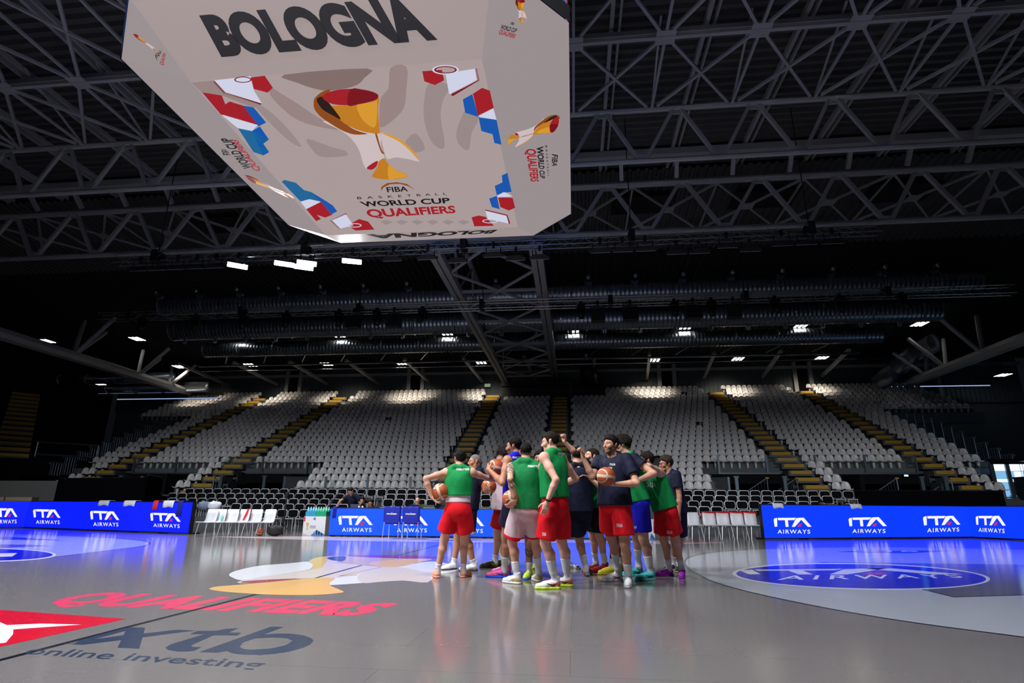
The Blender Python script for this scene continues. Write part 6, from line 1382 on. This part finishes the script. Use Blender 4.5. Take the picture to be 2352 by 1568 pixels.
    # lettering on the cloth
    for (s, tgt, px, py, wd, hgt, col) in text:
        o_ = so_ if tgt == 'top' else sh_o; tree = BVHTree.FromPolygons([tuple(v_.co) for v_ in o_.data.vertices], [tuple(p.vertices) for p in o_.data.polygons]); v2, t2 = text2d(s, bold=.02); pts = []; okc = 0
        for a_, b_ in v2:
            d_ = px_dir(px+wd*(a_-.5), py-hgt*(b_-.5)); hit = tree.ray_cast(Vector(CAM_P-base), Vector(unit(d_)))
            if hit[0] is None:
                dd = Vector(unit(d_)); q0 = Vector(CAM_P-base); near2 = tree.find_nearest(q0+dd*((Vector((0, 0, 1.3))-q0).dot(dd))); hit = (near2[0],)
            pts.append(tuple(hit[0]-Vector(unit(d_))*.004))
        if pts: me_ = bpy.data.meshes.new('lettering'); me_.from_pydata(pts, [], [list(t) for t in t2]); me_.materials.append(mat('print', col, .6)); link('lettering', me_, o_)
    return dict(obj=bo, armj={k_: [p+base for p in v_] for k_, v_ in armj.items()}, T=T, hp=hp_, base=base)
SHOEM = mat('shoe_upper', (0.7, 0.7, 0.7), 0.5, attr='Col', noise=0.05, nscale=60)
def ft(c, px, py, hd, *r): p = on_z(px, py); return (p[0]-c[0], p[1]-c[1], hd, *r)
def W(px, py, y): return on_y(px, py, y)
WHT = (.75, .76, .78)
DKH = dict(th=.020, side=.22, col=(.007, .005, .004), fade=.75, rough=.005)
BRH = dict(th=.020, side=.25, col=(.016, .009, .006), fade=.6, rough=.006)
# 1 back turned, ball under the arm
c = (2.11, -1.72)
person('player in green jersey and red shorts seen from behind, ball under left arm', c, 1.79, 178, [ft(c, 1003, 1326, 205), ft(c, 1066, 1325, 165)],
       dict(L=dict(w=W(991, 1140, -1.85), hint=(-1, -0.6, 0.1), d=(.5, .1, -.6), n=(.8, .2, .3), pose='hold'), R=dict(w=W(1148, 1104, -1.25), hint=(0.3, -0.4, -1), n=(0, 0, -1), pose='open')),
       dict(kind='jersey', col=GREEN, loose=.014), RED, head=(-152, 8, 0), hair=DKH, hem=.64, shem=.365, shoe=((.80, .33, .20), (.75, .30, .20), (.85, .42, .30)), sock=(WHT, .105), waistband=(.585, .655),
       text=(('macron', 'top', 1063, 1076, 29, 7, (.8, .8, .8)),))
ball(tuple(W(1012, 1129, -1.80)), (0.2, 1.15, 0.2), 'orange basketball tucked under the arm of the player seen from behind')
# 2 coach
c = (2.03, -.62)
person('grey haired coach in navy shirt and shorts half hidden behind the leftmost player', c, 1.84, -62, [ft(c, 1084, 1311, -70), ft(c, 1038, 1308, -40)],
       dict(L=dict(w=W(1113, 1126, -.98), hint=(.6, .3, -1), d=(.2, -.5, .3), n=(.4, .1, .5), pose='hold'), R=dict()), dict(kind='tee', col=NAVY), NAVY, trim=(.6, .6, .62), head=(-72, 4, 0), hair=dict(th=.002, side=.6, col=(.16, .14, .13), fade=.55, rough=.001), skin=TAN, shem=.33, hem=.52, lean=(.12, 0), shoe=(WHT, (.05, .05, .06), (.75, .75, .77)), sock=(WHT, .10))
ball(tuple(W(1123, 1117, -.86)), (0.1, 1.4, 0.2), 'orange basketball held by the coach in navy')
# 3 pale pink shirt
c = (2.55, -.2)
person('curly dark haired player in pale pink shirt behind the blue jersey', c, 1.95, -80, [ft(c, 1132, 1303, -75), ft(c, 1150, 1300, -60)], dict(L=dict(w=W(1150, 1180, -.3)), R=dict()), dict(kind='tee', col=PINK, loose=.022), s2l((170, 12, 24)), head=(-78, 2, 0),
       hair=dict(th=.034, side=.5, col=(.016, .010, .008), fade=.8, rough=.024, front=-.012, tufts=((.0, -.085, .07, .03), (.035, -.075, .07, .03), (-.035, -.075, .07, .03))), hem=.48, shoe=((.03, .03, .03), (.03, .03, .03), (.35, .30, .02)), sock=(WHT, .10), lean=(.06, 0))
# 4 blue jersey hugging a ball
c = (2.94, -1.62)
person('tall bearded player in blue jersey hugging a ball, pink shoes', c, 1.99, -118, [ft(c, 1152, 1326, -92), ft(c, 1160, 1318, -110)],
       dict(L=dict(w=W(1124, 1079, -1.85), hint=(.4, -.5, -1), d=(-.4, .7, .45), n=(.5, .8, .1), pose='hold'), R=dict(w=W(1127, 1090, -1.42), hint=(-.3, .8, -1), d=(.1, -.9, .2), n=(.3, -.3, .8), pose='hold')),
       dict(kind='jersey', col=ROYAL, loose=.016), s2l((10, 16, 44)), head=(-100, 6, 0), hair=dict(DKH, th=.022), beard=.8, skin=TAN, hem=.515, shem=.375, shoe=((.85, .10, .35), (.02, .08, .75), (.85, .14, .40), (.1, .1, .7), (.02, .06, .6)), sock=(WHT, .14),
       text=(('macron', 'top', 1189, 1049, 24, 7, (.8, .8, .85)),))
ball(tuple(W(1139, 1073, -1.66)), (0.1, 0.15, 0.6), 'orange basketball hugged by the player in blue')
# 5 tattooed arm
c = (3.14, -2.2)
person('player in green jersey and pale pink shorts with a tattooed left arm', c, 1.84, 172, [ft(c, 1183, 1340, -125), ft(c, 1236, 1335, 205)],
       dict(L=dict(w=W(1183, 1149, -2.42), hint=(-.1, -.8, .2), d=(-.55, .25, -.55), n=(-.2, .9, .5), pose='hold'), R=dict(w=W(1252, 1098, -1.75), hint=(.6, -.5, -1), d=(-.1, .3, 1), n=(-1, .2, 0), pose='open')),
       dict(kind='jersey', col=s2l((6, 118, 60)), loose=.016), PINK, trim=RED, head=(176, 10, 0), hair=dict(DKH, th=.014), hem=.525, shem=.33, tattoo=[('UL', .0, 1.02), ('FL', -.05, .95), ('LL', .55, .8)], shoe=((.74, .74, .76), (.70, .66, .55), (.55, .45, .2), (.8, .8, .8)), sock=(WHT, .155),
       text=(('macron', 'top', 1226, 1069, 27, 7, (.8, .8, .8)),))
ball(tuple(W(1174, 1146, -2.28)), (0.2, 1.35, 0.2), 'orange basketball on the hip of the tattooed player')
# 6 tallest, profile
c = (3.56, -2.5)
person('tall fair player in green jersey and red shorts, arm hanging with black wristband', c, 1.955, -122, [ft(c, 1270, 1352, -82), ft(c, 1299, 1346, -100)],
       dict(L=dict(w=W(1257, 1152, -2.78), hint=(1, -.6, 0), d=(-.25, -.05, -1), n=(-.3, .9, 0), pose='relax'), R=dict(w=W(1283, 1115, -2.0))),
       dict(kind='jersey', col=GREEN, loose=.018), RED, head=(-97, 10, 0), hair=dict(th=.020, side=.2, col=(.016, .010, .007), fade=.35, rough=.004), skin=s2l((224, 170, 150)), hem=.57, shem=.325, shoe=((.75, .72, .70), (.62, .85, .03), (.75, .15, .08), (.8, .1, .05), (.02, .02, .02)), sock=(WHT, .185), wrist='L', lean=(-.03, 0),
       text=(('macron', 'top', 1291, 1040, 18, 6, (.8, .8, .8)), ('ITALIA', 'bottom', 1250, 1226, 9, 8, (.8, .8, .8))))
# 7 navy shirt, fist raised
c = (3.86, -1.3)
person('dark haired player in navy shirt behind the tall one, right fist raised', c, 1.86, 195, [ft(c, 1352, 1322, 170, .75), ft(c, 1322, 1306, 215, .55)],
       dict(R=dict(w=W(1284, 1000, -1.45), hint=(.6, .6, -.4), d=(-.05, 0, 1), n=(-.5, -.8, 0), pose='fist'), L=dict(w=W(1262, 1090, -1.0), hint=(-.3, .2, -1), pose='open', n=(0, 0, -1))),
       dict(kind='tee', col=NAVY), NAVY, head=(200, 12, 0), hair=dict(DKH, th=.024), hem=.50, shem=.32, shoe=((.04, .05, .06), (.05, .05, .05), (.03, .03, .03)), sock=(WHT, .16))
# 8 hidden, hands up
c = (3.30, -1.45)
person('player hidden inside the huddle, only raised hands and legs showing', c, 1.80, -15, [ft(c, 1228, 1318, 5), ft(c, 1214, 1328, -10)],
       dict(R=dict(w=W(1245, 1060, -1.75), hint=(-.3, 0, -1), d=(-.15, -.1, 1), n=(.8, -.4, 0), pose='cup'), L=dict(w=W(1258, 1078, -1.72), hint=(.5, 0, -1), d=(-.3, -.1, 1), n=(-.6, -.6, 0), pose='cup')),
       dict(kind='jersey', col=GREEN), NAVY, head=(-10, 0, 0), hair=DKH, skin=TAN, tattoo=[('LR', .1, .9), ('LL', .1, .9)], shoe=((.62, .78, .03), (.03, .15, .6), (.62, .80, .05)), sock=(WHT, .13))
# 9 green jersey, blue scarf
c = (4.12, -.92)
p9 = person('bearded player in green jersey with blue cloth round the neck, red shoes', c, 1.89, -72, [ft(c, 1386, 1314, -75), ft(c, 1365, 1312, -60)],
       dict(L=dict(w=W(1352, 1097, -1.35), hint=(.4, -.3, -1), d=(-.5, -.3, .1), n=(.3, -.2, -.6), pose='open'), R=dict(w=W(1322, 1118, -1.05), hint=(-.6, .3, -1))),
       dict(kind='jersey', col=s2l((10, 120, 62)), loose=.018), BLACK, head=(-72, -8, 0), hair=dict(BRH, th=.016), beard=.55, beardcol=(.10, .05, .03), hem=.52, shem=.34, shoe=((.45, .02, .03), (.25, .01, .02), (.4, .02, .03), (.1, .5, .4)), sock=(WHT, .12), skin=s2l((214, 160, 136)),
       text=(('ITALIA', 'top', 1367, 1106, 22, 10, (.7, .7, .7)),))
T9 = p9['T']; R9 = rotz(math.radians(-72)); pr = [Cap(T9(R9, .05, -.04, .85), T9(R9, .045, -.085, .66), .035, .055, .02), Cap(T9(R9, -.05, -.04, .85), T9(R9, .0, -.09, .74), .035, .04, .02), Cap(T9(R9, .05, -.03, .855), T9(R9, -.05, -.03, .855), .034, .034, .02)]
a_, b_ = nets(pr, .008, (), (.008, 40, 14, 1)); netobj('neck_cloth', a_, b_, cloth(s2l((22, 20, 150))), p9['obj'])
# 10 navy shirt with ball in front
c = (4.34, -2.12)
person('bearded player in navy shirt and red shorts holding a ball, one hand raised', c, 1.945, -36, [ft(c, 1444, 1346, -12), ft(c, 1416, 1334, -62)],
       dict(L=dict(w=W(1412, 1112, -2.42), hint=(1, -.2, -.55), d=(-1, -.25, -.08), n=(-.1, .1, 1), pose='cup'), R=dict(w=W(1339, 1049, -2.25), hint=(-.1, -.6, -1), d=(-.15, -.1, 1), n=(-.8, -.5, 0), pose='bent')),
       dict(kind='tee', col=NAVY, loose=.016, sleeve=.62), RED, head=(-48, -2, 0), hair=dict(DKH, th=.024), beard=.75, skin=s2l((200, 148, 122)), hem=.525, shem=.345, bulk=1.05, shoe=((.75, .75, .77), (.55, .57, .65), (.8, .8, .82), (.8, .8, .8), (.55, .05, .05)), sock=(WHT, .155),
       text=(('ITALIA', 'top', 1407, 1066, 13, 5, (.7, .7, .7)), ('SEI', 'top', 1401, 1074, 9, 4, (.7, .7, .7)), ('ITALIA', 'bottom', 1423, 1206, 14, 8, (.8, .8, .8))))
ball(tuple(W(1392, 1094, -2.52)), (0.08, 0.06, 0.75), 'orange basketball held out by the bearded player in navy')
# 11 hidden face
c = (4.52, -.6)
person('darker skinned player almost hidden between the navy shirt and the blue shorts', c, 1.93, -60, [ft(c, 1402, 1318, -60), ft(c, 1428, 1312, -50)], {}, dict(kind='jersey', col=GREEN), BLACK, head=(-60, 0, 0), hair=dict(DKH, th=.028, rough=.012), skin=BROWN, shoe=((.75, .62, .03), (.6, .5, .03), (.7, .6, .05)), sock=(WHT, .12))
# 12 teal shoes
c = (4.78, -1.45)
person('tall dark haired player in green jersey over navy sleeves, blue shorts, teal shoes', c, 2.04, -78, [ft(c, 1491, 1332, -62), ft(c, 1463, 1322, -70)],
       dict(L=dict(w=W(1463, 1104, -1.95), hint=(1, -.2, -.4), d=(-1, -.05, .05), n=(0, .9, -.3), pose='relax'), R=dict(w=W(1446, 1108, -1.75), hint=(.2, .6, -1))),
       dict(kind='jersey', col=GREEN, loose=.018), ROYAL, head=(-100, 8, 0), hair=dict(th=.034, side=.55, col=(.010, .006, .004), fade=.7, rough=.010), beard=.25, skin=s2l((208, 156, 132)), hem=.53, shem=.335, under=NAVY, lean=(-.16, 0), shoe=((.06, .55, .50), (.10, .60, .55), (.05, .48, .46), (.1, .3, .5), (.02, .04, .06)), sock=(WHT, .17),
       text=(('ITALIA', 'bottom', 1457, 1210, 11, 6, (.7, .7, .8)),))
# 13 purple shoes
c = (5.22, -1.16)
person('player in green ITALIA jersey and red shorts reaching to the one ahead, purple shoes', c, 1.83, -58, [ft(c, 1567, 1325, -15), ft(c, 1534, 1322, -70)],
       dict(L=dict(w=W(1478, 1067, -1.35), hint=(.3, -.9, -.2), d=(-1, .1, .2), n=(0, .2, -1), pose='open', shrug=(-.05, -.02, .02)), R=dict(w=W(1482, 1085, -.95), hint=(-.2, .2, -1))),
       dict(kind='jersey', col=GREEN, loose=.018), RED, head=(-88, 6, 0), hair=dict(BRH, th=.024), beard=.45, beardcol=(.09, .05, .03), hem=.535, shem=.345, lean=(-.22, 0), shoe=((.42, .02, .50), (.36, .02, .45), (.45, .03, .55)), sock=(WHT, .12),
       text=(('ITALIA', 'top', 1493, 1113, 26, 11, (.75, .75, .75)), ('ITALIA', 'bottom', 1538, 1222, 13, 7, (.8, .8, .8))))
# 14 glasses
c = (5.48, -.42)
person('man with glasses in long navy shirt behind the player with purple shoes', c, 1.81, -72, [ft(c, 1559, 1312, -20), ft(c, 1548, 1310, -60)], {}, dict(kind='tee', col=NAVY), NAVY, head=(-72, 6, 0), hair=dict(BRH, th=.030, col=(.026, .016, .010)), beard=.25, skin=TAN, hem=.50, shem=.32, lean=(-.10, 0), glasses=True, shoe=((.03, .03, .03), (.6, .6, .2), (.05, .05, .05)), sock=(WHT, .11))
# ---- people at the table and behind the right board
def sitter(px, py, y, lab, col, hair, skin, phi=0, pitch=12, top_z=None, gl=False, arms=None, vox=.009):
    p = on_y(px, py, y); H = 1.74; seat = p[2]-.47*H
    return person(lab, (p[0], y), H, phi, [(.1, -.35, phi), (-.1, -.35, phi)], arms or dict(L=dict(w=(p[0]+.18, y-.42, seat+.28), hint=(1, .5, -.4)), R=dict(w=(p[0]-.18, y-.42, seat+.28), hint=(-1, .5, -.4))), dict(kind='tee', col=col), BLACK, head=(phi, pitch, 0), hair=hair, skin=skin, vox=vox, sit=seat, group='people seated behind the boards', glasses=gl)
sitter(833, 1140.5, 10.2, 'person with glasses and dark hair seated at the middle of the table', (.05, .05, .06), dict(DKH, th=.02), TAN, 0, 14, gl=True)
sitter(852, 1147, 10.2, 'dark haired man in black seated beside the person with glasses', (.012, .012, .014), dict(DKH, th=.02), TAN, 8, 22)
sitter(960, 1142.5, 10.3, 'bald bearded man in olive shirt seated at a laptop', s2l((62, 74, 46)), None, s2l((214, 160, 136)), 5, 18, gl=True)
sitter(1884, 1149, 14.0, 'dark haired person seated low behind the right board, nearer the bench', (.012, .012, .014), dict(DKH, th=.02), BROWN, 10, 5)
sitter(1942, 1152, 14.2, 'person with reddish face seated low behind the right board, nearer the corner', (.012, .012, .014), dict(DKH, th=.012), s2l((160, 90, 76)), 0, 5)
p = on_y(809, 1168, 9.95)
person('technician in dark navy bending over the left end of the table', (p[0], 10.15), 1.76, -35, [(.1, .0, -30), (-.12, .05, -40)], dict(R=dict(w=W(772, 1164, 9.6), hint=(-.3, 0, 1), n=(0, 0, -1), pose='open'), L=dict(w=W(822, 1166, 9.55), hint=(.6, 0, .3), n=(0, 0, -1))), dict(kind='tee', col=s2l((14, 18, 44)), sleeve=.7), NAVY, head=(-30, 40, 0), hair=DKH, skin=TAN, lean=(.1, -.62), vox=.009, group='people seated behind the boards')
for o_, q in (('office_chair', 833), ('office_chair', 852), ('office_chair', 960)):
    p = on_y(q, 1150, 10.3); e = empty(o_, (p[0], 10.55, 0)); tag(e, {833: 'black stool under the person with glasses', 852: 'black stool under the man in black', 960: 'black stool under the man in olive'}[q], 'chair'); MB().tube((0, -.2, .0), (0, -.2, .05), .2, 12).obj('foot_ring', M['blackmetal'], e); MB().tube((0, -.2, .05), (0, -.2, .42), .03).obj('stem', M['blackmetal'], e); MB().tube((0, -.2, .42), (0, -.2, .47), .2, 14).obj('seat', M['black_pad'], e, True)
